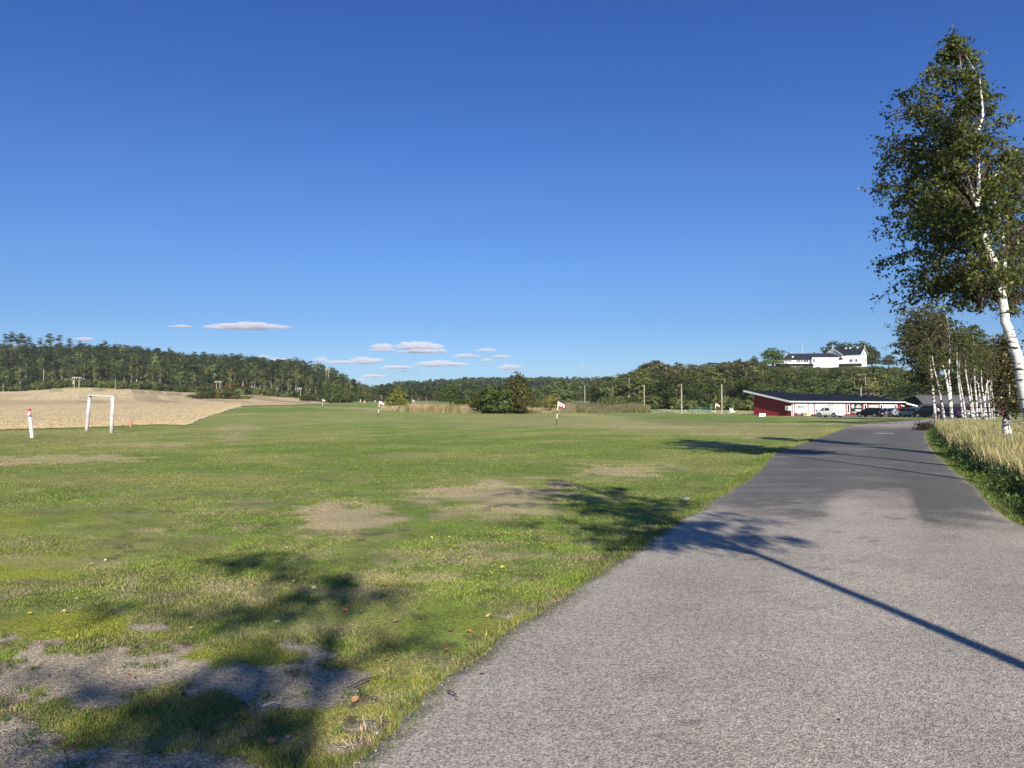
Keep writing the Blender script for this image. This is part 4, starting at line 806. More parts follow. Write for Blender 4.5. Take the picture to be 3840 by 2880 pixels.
# named trees round the villa
pput('round', 2897, 1372, 1304, 'round light green tree left of the white villa', 88, 430, PALE, v=0)
pput('round', 3130, 1372, 1281, 'broad dark tree behind the villa roof, left one', 100, 470, None, v=2)
pput('round', 3175, 1372, 1286, 'lower dark tree between the two big ones behind the villa', 90, 472, None, v=1)
pput('round', 3235, 1372, 1281, 'broad dark tree behind the villa gable, right one', 104, 472, None, v=3)
pput('round', 3270, 1374, 1300, 'dark tree sloping down right of the villa', 60, 465, None, v=0)
pput('round', 3334, 1372, 1330, 'small round tree alone on the hill right of the villa', 50, 440, None, v=2)
pput('round', 2828, 1372, 1335, 'small blue-green tree on the skyline left of the round light one', 30, 420, None, v=1)
# young staked trees on the range
for px, yb, yt, lab in ((2348, 1522, 1496, 'young tree tied to stakes near the end of the reeds'), (2395, 1526, 1491, 'young tree tied to stakes right of the other young one')):
    b = PX(px, yb, 215); t = PX(px, yt, 215); r = put('birch', b.x, b.y, t.z - b.z, lab, None, v=0, z=b.z, wide=.5)
    for sx in (-.9, .9): MB().box(sx - .05, sx + .05, -.05, .05, 0, 1.3 if False else 1.1).build('stake', M['white'], r)
# ================================================================== the long red building
def text(body, size, matr, parent, loc, rot, name='lettering', ext=.004, align='CENTER'):
    c = bpy.data.curves.new(name, 'FONT'); c.body = body; c.size = size; c.extrude = ext; c.offset = size * .035; c.align_x = align; c.align_y = 'CENTER'
    tmp = bpy.data.objects.new(name, c); me = bpy.data.meshes.new_from_object(tmp); bpy.data.objects.remove(tmp); me.name = name
    if not len(me.materials): me.materials.append(matr)
    me.materials[0] = matr; o = bpy.data.objects.new(name, me); COL.objects.link(o); o.parent = parent; o.location = loc; o.rotation_euler = rot; return o
AX, AY = 57.25, 157.0; AL = R(24)
rb = empty('red_building', (AX, AY, -.12), AL, 'long low red building with navy roof and white sign panels behind the parked vehicles', 'building')
def Lx(px): u = (px - 1920) / F; return (u * AY - AX) / (math.cos(AL) - math.sin(AL) * u)
# local: x along the front, y to the back, z up from 0 at the ground
Lend = Lx(3381); Z0 = 3.02
def rz_(y): return Z0 + .178 * y
MB().prism([(0,0,0),(0,11.4,0),(0,11.4,rz_(11.4)),(0,0,rz_(0))], (.15,0,0)).build('gable_wall', M['red'], rb)
for i in range(38): MB().box(-.025, -.002, .02 + i*.3, .29 + i*.3, .03, rz_(.02 + i*.3) - .06).build('cladding_board', M['red'], rb)
box('front_wall', .15, Lend, .02, .2, 0, Z0 - .02, M['red2'], rb)
box('end_wall', Lend - .15, Lend, .2, 8.3, 0, Z0, M['red'], rb)
box('back_wall', .15, Lend - .15, 8.2, 8.35, 0, rz_(8.2), M['red'], rb)
th_ = .16; ro = [(-1.25,-.7),(Lend+.35,-.7),(Lend+.35,7.0),(Lend-3.2,8.9),(11,8.9),(6.2,13.2),(-1.25,13.2)]
MB().prism([(x,y,rz_(y)+.02) for x,y in ro], (0,0,th_)).build('roof', M['roof'], rb)
for i in range(16):
    x_ = .6 + i*2.0; yb = 13.1 if x_ < 6.2 else (8.8 if x_ > 11 else 13.2 - (x_-6.2)*.9)
    if x_ > Lend - 3.2: yb = min(yb, 8.8 - (x_-Lend+3.2)*.55)
    MB().prism([(x_,-.65,rz_(-.65)+th_+.025),(x_+.06,-.65,rz_(-.65)+th_+.025),(x_+.06,yb,rz_(yb)+th_+.025),(x_,yb,rz_(yb)+th_+.025)], (0,0,.05)).build('roof_seam', M['roof'], rb)
MB().prism([(-1.33,-.75,rz_(-.75)-.16),(-1.33,13.2,rz_(13.2)-.16),(-1.33,13.2,rz_(13.2)+th_+.06),(-1.33,-.75,rz_(-.75)+th_+.06)], (.075,0,0)).build('bargeboard', M['white'], rb)
box('fascia', -1.25, Lend + .35, -.8, -.71, rz_(-.75) - .06, rz_(-.75) + .18, M['white'], rb)
box('eave_shade_strip', -.0, Lend, -.05, .0, Z0 - .22, Z0 - .04, M['dark'], rb)  # dark strip standing in for the shade under the eave
box('corner_board', -.06, .22, -.07, .0, 0, Z0 - .2, M['white'], rb); MB().tube([(-.22,.12,0),(-.22,.12,2.5)], .06).build('downpipe', M['white'], rb)
box('plinth', .22, Lend, -.04, .0, 0, .28, M['red2'], rb)
def panel(px0, px1, z0, z1, matr, name='white_panel', y=-.06):
    z1 = z1 * 1.12
    return box(name, Lx(px0), Lx(px1), y, -.004, z0, z1, matr, rb)
p1 = panel(2979, 3028, .62, 2.42, M['white'], 'sign_panel'); cx_ = (Lx(2979)+Lx(3028))/2; FR = (math.pi/2, 0, 0)
text('Storm', .66, M['dark'], rb, (cx_ - .1, -.066, 1.92), FR); text('Elektro AS', .35, M['dark'], rb, (cx_ - .1, -.066, 1.46), FR)
MB().tube([(cx_+.35+.74*math.cos(a), -.068, 1.7+.86*math.sin(a)) for a in np.linspace(0, 2*math.pi, 33)], .018, 4).build('logo_ring', M['grey'], rb)
panel(2979, 3028, .3, .6, M['dark'], 'dark_print_band', -.058); box('white_mark', Lx(2988), Lx(3002), -.064, -.059, .4, .5, M['white'], rb); box('white_mark', Lx(3014), Lx(3024), -.064, -.059, .4, .5, M['white'], rb)
panel(3031, 3049.5, .3, 2.42, M['white']); pn2 = panel(3054, 3104, .3, 2.38, M['white']); panel(3121, 3169, .3, 2.38, M['white'])
text('INSTI', .5, mat('faint_grey_print', (.6, .6, .6), .7), rb, ((Lx(3054)+Lx(3096))/2, -.066, 1.95), FR); panel(3104.5, 3120.5, .3, 1.55, M['white'])
def window(px0, px1, z0, z1, fx=.22, fz=.28):
    z1 *= 1.12; z0 = z0 * 1.12 if z0 > 1 else z0
    x0, x1 = Lx(px0), Lx(px1); w = MB(); w.box(x0, x0+fx, -.08, -.003, z0, z1); w.box(x1-fx, x1, -.08, -.003, z0, z1); w.box(x0+fx, x1-fx, -.08, -.003, z0, z0+fz); w.box(x0+fx, x1-fx, -.08, -.003, z1-fz, z1)
    f = w.build('window', M['white'], rb); box('pane', x0+fx, x1-fx, -.04, -.004, z0+fz, z1-fz, M['glass'], f)
window(3105.5, 3119, 1.6, 2.3); window(3174, 3186, .42, 2.36); window(3237.5, 3250, .42, 2.3); window(3297.5, 3309, .42, 2.28); window(3352, 3363, .42, 2.25)
bs = panel(3190, 3233, .36, 2.34, M['dark'], 'black_sign_panel', -.06); xb = Lx(3190); wb = Lx(3233) - xb
text('Gary', .52, M['white'], rb, (xb+.66*wb, -.066, 2.26), FR, align='CENTER'); text('Padmeh', .52, M['white'], rb, (xb+.66*wb, -.066, 1.86), FR)
for k, (a, b, z_) in enumerate([(.36,.9,1.32),(.36,.86,1.14),(.4,.84,.98),(.04,.8,.78),(.34,.8,.56)]): box('small_print_line', xb+a*wb, xb+b*wb, -.068, -.062, z_-.05, z_+.05, M['white'], rb)
box('white_emblem_field', xb+.05*wb, xb+.26*wb, -.068, -.062, 1.65, 2.5, M['white'], rb)
panel(3254, 3295, 1.45, 2.3, M['red'], 'red_sign_board'); panel(3256, 3293, 1.72, 2.12, mat('grey_sign_face', (.5,.5,.48), .6), 'grey_sign_face', -.09); panel(3312, 3350, .3, 2.22, M['white'])
for px in (3376, 3383):
    mb = MB(); bmesh.ops.create_icosphere(mb.bm, subdivisions=2, radius=.2, matrix=Matrix.Translation((Lx(px) - .0, -.3, 2.2 - (px-3376)*.02))); mb.build('globe_lamp', M['white'], rb, True)
MB().tube([(26.5, 6.5, rz_(6.5)), (26.5, 6.5, rz_(6.5)+2.1)], .13, 10).build('chimney_pipe', M['grey'], rb)
# step down at the right: small gable canopy and a low flat wing
MB().prism([(Lend+.2,-.9,2.75),(Lend+3.9,-.9,2.05),(Lend+3.9,6,2.25),(Lend+.2,7,4.0)], (0,0,.14)).build('canopy_roof', M['roof'], rb)
MB().prism([(Lend+.2,-1.0,2.5),(Lend+.2,-1.0,2.9),(Lend+3.9,-1.0,2.2),(Lend+3.9,-1.0,1.9)], (0,.09,0)).build('canopy_bargeboard', M['white'], rb)
box('wing_wall', Lend + .01, Lend + 3.6, .9, 1.1, 0, 2.2, M['red'], rb); box('wing_roof', Lend+3.2, Lend + 11.5, -.2, 6, 2.0, 2.2, M['roof'], rb); box('wing_fascia', Lend+3.2, Lend+11.5, -.3, -.21, 1.95, 2.25, M['white'], rb)
box('wing_white_panel', Lend+3.7, Lend+8, .6, .7, .2, 1.9, M['white'], rb); box('wing_wall', Lend+8.05, Lend+11.3, .6, .75, 0, 1.95, M['red'], rb)
# ---- things by the red building
def loc_rb(px, out, z=None):
    x = Lx(px); p = Matrix.Rotation(AL, 3, 'Z') @ Vector((x, -out, 0)) + Vector((AX, AY, -.12)); return p
hp = empty('heat_pump', (Matrix.Rotation(AL, 3, 'Z') @ Vector((-.04, .62, 0)) + Vector((AX, AY, 1.0))), AL, 'white heat pump unit hung on the red gable wall near the corner', 'heat pump')
MB().box(-.95,-.1,-.45,.45,.05,.95).bevel(.03,1).build('casing', M['white'], hp)
gr_ = MB()
for i in range(9): gr_.box(-.975,-.952,-.4+i*.06,-.37+i*.06,.12,.88)
gr_.build('grille', M['grey'], hp); MB().box(-.9,-.02,-.35,-.3,-.02,.05).box(-.9,-.02,.3,.35,-.02,.05).build('bracket', M['white'], hp)
wbd = empty('white_board', (*G(2861,1562).xy, G(2861,1562).z), R(10), 'white sheet leaning against the foot of the red gable wall', 'board')
MB().prism([(-.85,0,0),(.45,0,0),(.85,.5,.6),(-.5,.5,.62)], (0,.04,.02)).build('sheet', M['white'], wbd)
p = loc_rb(3010.5, 1.0); cr_ = empty('wooden_crate', (p.x, p.y, Hf(p.x,p.y)), AL, 'beige box standing in front of the white round-logo sign', 'crate')
for k in range(6): box('board', -.52, .52, -.5, -.47, .02+k*.12, .13+k*.12, M['beige'], cr_)
MB().box(-.52,.52,-.46,.5,0,.74).build('box_body', M['beige'], cr_)
p = loc_rb(3043, 1.6); mo = empty('garden_machine', (p.x, p.y, Hf(p.x,p.y)), AL + R(180), 'red and black walk-behind machine parked left of the white van', 'machine')
MB().box(-.35,.5,-.3,.3,.12,.42).bevel(.06,2).build('deck', M['redmach'], mo, True)
MB().box(-.75,-.2,-.22,.22,.3,.72).bevel(.08,2).build('engine', M['black'], mo, True)
MB().tube([(.1,-.2,.4),(.25,-.2,1.05),(.3,.2,1.05),(.1,.2,.4)], .03).build('handlebar', M['black'], mo); MB().box(.15,.45,-.16,.16,1.0,1.3).bevel(.07,2).build('control_hood', M['black'], mo, True)
for sx in (-.5,.3):
    for sy in (-.33,.33): MB().tube([(sx,sy-.05,.17),(sx,sy+.05,.17)], .17, 14).build('wheel', M['tyre'], mo)
# ================================================================== vehicles
def vehicle(name, label, cat, px, d, head, L, Wd, st, paint, glassx, rear, plate=M['plate'], group=None, spare=False, zb=.28, wr=.34, dark_side=None):
    """st: stations (x, belt z, roof z, roof half width factor) from tail to nose"""
    b = GX(px, d); r = empty(name, (b.x, b.y, b.z + .03), head, label, cat, group); hw = Wd / 2; me = MB(); bm = me.bm; rings = []
    for i, (x, zb_, zt, f) in enumerate(st):
        e = .86 if i in (0, len(st)-1) else (.95 if i in (1, len(st)-2) else 1); w = hw * e
        prof = [(w*.9, zb), (w, zb+.16), (w, zb_*.75), (w*.985, zb_), (w*(f*.5+.5) if zt > zb_+.05 else w*.9, zb_+(zt-zb_)*.55), (w*f, zt-.04), (w*f*.86, zt)]
        rings.append([bm.verts.new((x, y, z)) for y, z in prof] + [bm.verts.new((x, -y, z)) for y, z in prof[::-1]])
    for A_, B_ in zip(rings, rings[1:]):
        for k in range(len(A_)): bm.faces.new([A_[k], A_[(k+1) % len(A_)], B_[(k+1) % len(A_)], B_[k]])
    bm.faces.new(rings[0]); bm.faces.new(rings[-1][::-1])
    me.build('body', paint, r, True)
    def yat(x, z, s):
        i = min(max(int(np.searchsorted([q[0] for q in st], x)) - 1, 0), len(st)-2); a, b_ = st[i], st[i+1]; t = (x-a[0])/(b_[0]-a[0]); zbl = a[1]*(1-t)+b_[1]*t; zt = a[2]*(1-t)+b_[2]*t; f = a[3]*(1-t)+b_[3]*t
        w = hw; u = (z-zbl)/max(zt-zbl,.05); ww = w*.985*(1-u/.55) + w*(f*.5+.5)*(u/.55) if u < .55 else w*(f*.5+.5)*(1-(u-.55)/.45) + w*f*((u-.55)/.45)
        return s * (ww + .012)
    for (x0, x1, x2, x3, z0, z1) in glassx:       # side glass: bottom x0..x1, top x3..x2
        for s in (1, -1):
            pts = [(x0, yat(x0, z0, s), z0), (x1, yat(x1, z0, s), z0), (x2, yat(x2, z1, s), z1), (x3, yat(x3, z1, s), z1)]
            MB().prism(pts, (0, -s*.02, 0)).build('side_window', M['glass'], r)
    x, z0, z1, dx = rear                            # tail: glass from z0 to z1, leaning forward by dx
    MB().prism([(x-.02,-hw*.72,z0),(x-.02,hw*.72,z0),(x+dx-.02,hw*.62,z1),(x+dx-.02,-hw*.62,z1)], (.03,0,0)).build('rear_window', M['glass'], r)
    nx = [q for q in st if q[2] > q[1]+.2][-1]; nn = st[[q[0] for q in st].index(nx[0])+1]
    MB().prism([(nn[0]-.05,-hw*.8,nn[2]+.02),(nn[0]-.05,hw*.8,nn[2]+.02),(nx[0]+.06,hw*.7,nx[2]-.02),(nx[0]+.06,-hw*.7,nx[2]-.02)], (.03,0,.03)).build('windscreen', M['glass'], r)
    xt = st[0][0]
    box('bumper', xt-.07, xt+.12, -hw*.86, hw*.86, zb+.02, zb+.26, M['black'] if paint not in (M['silver'], M['whitecar']) else paint, r)
    box('number_plate', xt-.09, xt-.072, -.26, .26, zb+.3 if not spare else zb+.08, zb+.41 if not spare else zb+.19, plate, r)
    for s in (1, -1):
        box('tail_light', xt-.03, xt+.1, s*hw*.86-.09, s*hw*.86+.04, st[0][1]-.32, st[0][1]+.05, M['redlamp'], r)
        box('headlight', st[-1][0]-.12, st[-1][0]+.02, s*hw*.68-.14, s*hw*.68+.1, .62, .76, M['alloy'], r)
        box('mirror', nn[0]-.35, nn[0]-.2, s*(hw+.02)-.09, s*(hw+.02)+.09, nn[1]+.05, nn[1]+.22, M['black'] if dark_side is None else paint, r)
        for wx in (xt+.85, st[-1][0]-.85):
            MB().tube([(wx, s*(hw-.02), .40), (wx, s*(hw+.012), .40)], wr+.07, 18).build('wheel_arch', M['black'], r)
            w = MB().tube([(wx, s*(hw-.2), wr), (wx, s*(hw+.025), wr)], wr, 20).build('tyre', M['tyre'], r); MB().tube([(wx, s*(hw+.026), wr), (wx, s*(hw+.036), wr)], wr*.62, 12).build('rim', M['alloy'], w)
    if spare:
        w = MB().tube([(xt-.28,.15,.95),(xt-.06,.15,.95)], .36, 18).build('spare_wheel_cover', M['white'], r)
    return r
HD = R(122)
PG = 'vehicles parked in front of the red building'
van_st = [(-2.33,1.08,1.72,.84),(-2.25,1.1,1.8,.86),(-1.2,1.12,1.86,.87),(.45,1.12,1.87,.86),(.85,1.12,1.7,.84),(1.42,1.10,1.16,.9),(2.05,.95,.98,.92),(2.3,.72,.78,.9)]
vehicle('parked_van', 'white panel van with one dark side window parked furthest left by the white panels', 'van', 3110, 139, HD, 4.75, 1.85, van_st, M['whitecar'], [(-.55,.35,.35,-.5,1.16,1.62),(.5,1.25,.82,.55,1.16,1.62)], (-2.31,1.15,1.62,.03), group=PG)
suv = [(-2.35,1.0,1.06,.85),(-2.2,1.02,1.25,.84),(-1.85,1.04,1.6,.8),(-1.4,1.05,1.68,.8),(.2,1.04,1.68,.8),(.75,1.02,1.45,.82),(1.15,1.0,1.06,.9),(2.05,.92,.95,.92),(2.35,.68,.75,.9)]
gs = [(-1.75,-.75,-.8,-1.45,1.08,1.5),(-.65,.05,.05,-.65,1.08,1.54),(.15,.95,.5,.15,1.08,1.5)]
vehicle('parked_car', 'black estate car with bright alloy wheels in front of the black sign', 'car', 3262, 142, HD, 4.7, 1.9, suv, M['blackcar'], gs, (-2.1,1.12,1.55,.3), group=PG)
vehicle('parked_car', 'silver estate car just right of the black car with alloy wheels', 'car', 3322, 145.5, HD, 4.7, 1.9, suv, M['silver'], gs, (-2.1,1.12,1.55,.3), group=PG)
hb = [(q[0]*.93, q[1]*.95, q[2]*.92, q[3]) for q in suv]; gh = [(a*.93,b*.93,c*.93,d_*.93,z0*.95,z1*.93) for a,b,c,d_,z0,z1 in gs]
vehicle('parked_car', 'black hatchback squeezed between the two silver-grey cars', 'car', 3370, 145, R(124), 4.3, 1.8, hb, M['blackcar'], gh, (-1.96,1.04,1.42,.28), group=PG)
vehicle('parked_car', 'grey estate car with red tail lamp and pale round cover behind it', 'car', 3410, 143, HD, 4.7, 1.9, suv, M['taupe'], gs, (-2.1,1.12,1.55,.3), group=PG)
vehicle('parked_car', 'small black off-road car with white round spare wheel cover', 'car', 3446, 147, R(124), 4.2, 1.8, hb, M['blackcar'], gh, (-1.96,1.04,1.42,.28), group=PG, spare=True)
vn = [(q[0], q[1]*1.03, q[2]*1.05, q[3]) for q in van_st]
vehicle('parked_van', 'black van with green number plate beside the bending person', 'van', 3484, 128, R(118), 4.8, 1.9, vn, M['blackcar'], [(-1.9,-1.0,-1.0,-1.85,1.2,1.7),(-.85,.35,.35,-.85,1.2,1.7),(.5,1.25,.82,.55,1.2,1.7)], (-2.31,1.2,1.7,.03), plate=M['tealplate'], group=PG)
vehicle('parked_car', 'dark blue car half hidden behind the twin-stemmed birch', 'car', 3548, 122, R(120), 4.5, 1.8, suv, M['bluecar'], gs, (-2.1,1.12,1.55,.3), group=PG)
vehicle('parked_car', 'white car glimpsed between the far birches', 'car', 3672, 150, R(160), 4.3, 1.8, hb, M['whitecar'], gh, (-1.96,1.04,1.42,.28), group=PG)
vehicle('parked_car', 'dark car behind the right-hand far birches', 'car', 3705, 146, R(160), 4.4, 1.8, hb, M['bluecar'], gh, (-1.96,1.04,1.42,.28), group=PG)
# ================================================================== second, grey-roofed building
D2 = 172.; def_ = PX(3462, 1500, D2); gb = empty('red_house', (PX(3455,1540,D2).x, D2, -.1), R(2), 'low red house with long grey roof behind the far birches', 'building')
mpp = D2 / F; wd2 = (3760 - 3455) * mpp
def zz(y): return CAMZ + (1529 - y) * mpp + .1
box('wall', 1.5, wd2, 1.4, 9, 0, zz(1522), M['red'], gb)
MB().prism([(.3,0,zz(1514)),(wd2+.5,0,zz(1512)),(wd2+.3,6.5,zz(1487)+.3),(2.2,6.5,zz(1487)+.3)], (0,0,.12)).build('roof', M['greyroof'], gb)
MB().prism([(2.2,6.5,zz(1487)+.3),(wd2+.3,6.5,zz(1487)+.3),(wd2+.5,13,zz(1514)),(.3,13,zz(1514))], (0,0,.12)).build('roof', M['greyroof'], gb)
for i in range(22): 
    t0 = 1.0 + i * (wd2 - 1.0) / 22; MB().prism([(t0,-.02,zz(1514)+.13),(t0+.07,-.02,zz(1514)+.13),(t0*.9+2.2*.1+.07+.6,6.4,zz(1487)+.42),(t0*.9+2.2*.1+.6,6.4,zz(1487)+.42)], (0,0,.04)).build('roof_batten', M['greyroof'], gb)
box('veranda_roof', -1.6, wd2 + .3, -2.2, .2, zz(1524), zz(1515), M['slate'], gb)
for k in range(12):
    x0 = 1.8 + k * 1.35; f = box('window', x0, x0 + 1.05, 1.31, 1.39, .7, zz(1530), M['glass'], gb); box('frame', x0 - .12, x0 - .01, 1.28, 1.38, .6, zz(1528), M['white'] if k % 3 else M['red2'], f)
for k in range(9): box('veranda_post', .2 + k*2.1, .32 + k*2.1, -2.0, -1.88, 0, zz(1525), M['red2'], gb)
box('veranda_rail', 4, wd2, -2.05, -1.97, .95, 1.06, M['white'], gb); box('grey_door', 6.3, 8.1, 1.2, 1.3, .1, 2.0, M['grey'], gb)
gx = (3745 - 3455) * mpp; gz0 = zz(1514); gz1 = zz(1491)
MB().prism([(gx-1.1,-1.2,0),(gx+1.3,-1.2,0),(gx+1.3,-1.2,gz0),(gx+.1,-1.2,gz1),(gx-1.1,-1.2,gz0)], (0,2.4,0)).build('porch_gable', M['red'], gb)
MB().prism([(gx-1.4,-1.35,gz0-.25),(gx-1.4,-1.35,gz0),(gx+.1,-1.35,gz1+.2),(gx+1.6,-1.35,gz0),(gx+1.6,-1.35,gz0-.25),(gx+.1,-1.35,gz1-.1)], (0,.12,0)).build('porch_bargeboard', M['white'], gb)
# ================================================================== the white villa
DV = 438.; mv = DV / F; v0 = PX(3110, 1366, DV); VZ = v0.z
def vz(y): return CAMZ + (1529 - y) * mv - VZ
va = R(-48); vl = empty('white_villa', (PX(3158, 1366, DV).x, DV, VZ), va, 'white wooden villa with pointed gables and dark roof on top of the hill', 'house')
# local x runs right and towards the camera, y away; wing gable faces the camera-left
Wm, Dm = 10.5, 8.0; eav = vz(1331); rdg = vz(1307)
wl = MB(); wl.box(-4, Wm, 0, Dm, -2.2, eav); wl.prism([(Wm,0,eav),(Wm,Dm,eav),(Wm,Dm/2,rdg)], (-.15,0,0)); wl.build('wall', M['white'], vl)
MB().prism([(-4,-.5,eav-.12),(Wm+.6,-.5,eav-.12),(Wm+.6,Dm/2,rdg+.05),(-4,Dm/2,rdg+.05)], (0,0,.16)).build('roof', M['slate'], vl)
MB().prism([(-4,Dm/2,rdg+.05),(Wm+.6,Dm/2,rdg+.05),(Wm+.6,Dm+.5,eav-.12),(-4,Dm+.5,eav-.12)], (0,0,.16)).build('roof', M['slate'], vl)
for y0, z0, y1, z1 in ((-.55, eav-.2, Dm/2, rdg), (Dm/2, rdg, Dm+.55, eav-.2)):
    MB().prism([(Wm+.62,y0,z0),(Wm+.62,y0,z0+.34),(Wm+.62,y1,z1+.34),(Wm+.62,y1,z1)], (.12,0,0)).build('bargeboard', M['white'], vl)
MB().box(Wm+.6,Wm+.8,Dm/2-.1,Dm/2+.1,rdg,rdg+1.6).build('finial', M['white'], vl)
# front wing
va2 = R(0); Wg = (3180 - 3108) * mv; wx0 = -Wg + 1.6
fw = MB(); fw.box(wx0+1, 1.4, -3.0, 2, -2.2, eav); fw.prism([(wx0+1,-3.0,eav),(1.4,-3.0,eav),((wx0+2.4)/2,-3.0,rdg-.25)], (0,.2,0)); fw.build('wall', M['white'], vl)
cxw = (wx0 + 2.4) / 2
for sx, x_e in ((-1, wx0+.2), (1, 2.2)):
    MB().prism([(x_e,-3.9,eav-.35),(cxw,-3.9,rdg-.1),(cxw,4,rdg-.1),(x_e,4,eav-.35)], (0,0,.16)).build('roof', M['slate'], vl)
    MB().prism([(x_e,-3.95,eav-.5),(x_e,-3.95,eav-.15),(cxw,-3.95,rdg+.14),(cxw,-3.95,rdg-.24)], (0,-.12,0)).build('bargeboard', M['white'], vl)
MB().box(cxw-.1,cxw+.1,-4.1,-3.9,rdg,rdg+1.5).build('finial', M['white'], vl); MB().box(cxw-1.6,cxw+1.6,-4.0,-3.9,rdg-1.45,rdg-1.3).box(cxw-.07,cxw+.07,-4.0,-3.9,rdg-1.5,rdg).build('gable_truss', M['white'], vl)
def vwin(x, z, w=.9, h=1.4, y=-3.05):
    f = MB().box(x-w/2-.1,x+w/2+.1,y-.05,y+.02,z-.1,z+h+.1).build('window', M['white'], vl)
    for s in (-1, 1): box('pane', x+s*w*.26-w*.2, x+s*w*.26+w*.2, y-.07, y-.051, z, z+h, M['glass'], f)
vwin(cxw-.4, vz(1338)); vwin(cxw+2.0, vz(1338)); vwin(cxw+2.9, vz(1358)); vwin(5.2, vz(1358), 1.6, 1.3, -.05); vwin(8.2, vz(1358), 1.0, 1.3, -.05)
for k in range(3):
    x_ = Wm + .06; f = box('window', x_-.02, x_+.05, 1.3+k*2.3, 2.2+k*2.3, vz(1358), vz(1347), M['white'], vl); box('pane', x_+.052, x_+.07, 1.45+k*2.3, 2.05+k*2.3, vz(1357), vz(1348), M['glass'], f)
f = box('window', Wm+.03, Wm+.1, Dm/2-.6, Dm/2+.6, vz(1334), vz(1322), M['white'], vl); box('pane', Wm+.102, Wm+.12, Dm/2-.4, Dm/2+.4, vz(1333), vz(1323), M['glass'], f)
for x_ in (.5, 3, 7.2): MB().box(x_-.45,x_+.45,Dm/2-.3,Dm/2+.3,rdg-.2,rdg+.75).build('chimney', M['white'], vl)
# long low wing to the left
lw = empty('low_annex', (PX(2905, 1366, DV - 6).x, DV - 6, VZ), R(-3), 'long low white annex with dark hipped roof running left from the villa', 'building')
LW = (3148 - 2905) * mv; e1 = vz(1351); r1 = vz(1327)
def ax_(px): return (px - 2905) * mv
MB().box(ax_(2915), LW, 0, 8, -2.5, e1).build('wall', M['white'], lw)
MB().prism([(ax_(2925),-.6,e1-.1),(LW+1.2,-.6,e1-.05),(ax_(3128),4,r1+.1),(ax_(2962),4,r1-.25)], (0,0,.15)).build('roof', M['slate'], lw)
MB().prism([(ax_(2962),4,r1-.25),(ax_(3128),4,r1+.1),(LW+1.2,8.6,e1),(ax_(2925),8.6,e1-.1)], (0,0,.15)).build('roof', M['slate'], lw)
MB().prism([(ax_(2925),-.6,e1-.1),(ax_(2962),4,r1-.25),(ax_(2925),8.6,e1-.1)], (0,0,.15)).build('roof', M['slate'], lw)
MB().tube([(ax_(2930),-.7,e1+.2),(ax_(2960),3.6,r1)], .18, 4).build('roof_edge_board', M['white'], lw)
box('low_roof', ax_(2896), ax_(2962), -3.0, .1, vz(1353), vz(1350), M['slate'], lw); box('front_roof', ax_(3034), ax_(3132), -3.2, .2, vz(1347), vz(1344), M['slate'], lw); box('front_wall', ax_(3034), ax_(3130), -2.8, -.01, -2.5, vz(1347)-.02, M['white'], lw); box('fascia', ax_(3034), ax_(3132), -3.3, -3.21, vz(1348.5), vz(1345), M['white'], lw)
box('veranda_wall', ax_(2898), ax_(2958), -2.6, -.02, -2.5, vz(1353)-.02, M['white'], lw)
for k in range(9): f = box('window', ax_(2916)+k*.78*1.0, ax_(2916)+k*.78+.5, -2.67, -2.605, vz(1360), vz(1354), M['glass'], lw)
for px in (2985, 2992, 3001, 3010, 3016, 3022): box('window', ax_(px), ax_(px)+.7, -.07, -.005, vz(1361), vz(1353), M['glass'], lw)
for px in (3038, 3043): box('window', ax_(px), ax_(px)+.5, -2.87, -2.805, vz(1361), vz(1351), M['glass'], lw)
for px, yt in ((2962, 1324), (3056, 1323)): box('chimney', ax_(px)-.35, ax_(px)+.35, 2.6, 3.3, r1-1.5, vz(yt), M['slate'], lw)
box('skylight', ax_(2970), ax_(2976), .9, 1.0, vz(1343), vz(1337), M['white'], lw)
pz = PX(3010, 1329, 446); fp = empty('flagpole', (pz.x, 446, Hf(pz.x, 446)), 0, 'white flagpole standing behind the low annex on the hill', 'flagpole'); MB().tube([(0,0,0),(0,0,PX(3010,1294,446).z-Hf(pz.x,446))], [.12,.07], 8).build('pole', M['white'], fp)
hg = PX(3080, 1367, 428); 
for nm, a, b in (('left', 2915, 3050), ('right', 3150, 3230)):
    n = 5200; p = rng.uniform(a, b, n); X = (p - 1920) / F * 428 + rng.normal(0, .2, n); Y = 428 + rng.normal(0, .5, n); V_ = soup(np.column_stack([X, Y, PX(3000, 1369, 428).z - .6 + rng.random(n) * 1.2]), .45, rng)
    tag(link('clipped_hedge', npmesh('clipped_hedge', V_, 3, np.repeat(jitter(np.repeat(np.array([[.06, .075, .03]]), n, 0), .2), 3, 0)), LEAFF), 'dark clipped hedge along the terrace ' + ('under the low annex' if nm == 'left' else 'under the villa gable'), 'hedge')
# roofs on the hill further left
aw = PX(2556, 1392, 425); ah = empty('arched_hall', (aw.x - 1, 425, aw.z - 2.5), R(-38), 'white arched hall with grey curved roof peeping over the hill trees', 'building')
arc = [(3.1*math.cos(t), 0, 2.2 + 3.0*math.sin(t)) for t in np.linspace(0, math.pi, 13)]
MB().prism([(3.1,0,0)] + arc + [(-3.1,0,0)], (0,.2,0)).build('front_wall', M['white'], ah)
arc2 = [(x*1.05, 0, z*1.03) for x, _, z in arc]; m_ = MB(); bm = m_.bm; A_ = [bm.verts.new((x,-.3,z)) for x,_,z in arc2]; B_ = [bm.verts.new((x,9,z)) for x,_,z in arc2]
for i in range(12): bm.faces.new([A_[i],A_[i+1],B_[i+1],B_[i]])
ro_ = m_.build('curved_roof', mat('pale_grey_roof', (.35,.35,.36), .5), ah); sm = ro_.modifiers.new('thick', 'SOLIDIFY'); sm.thickness = .12
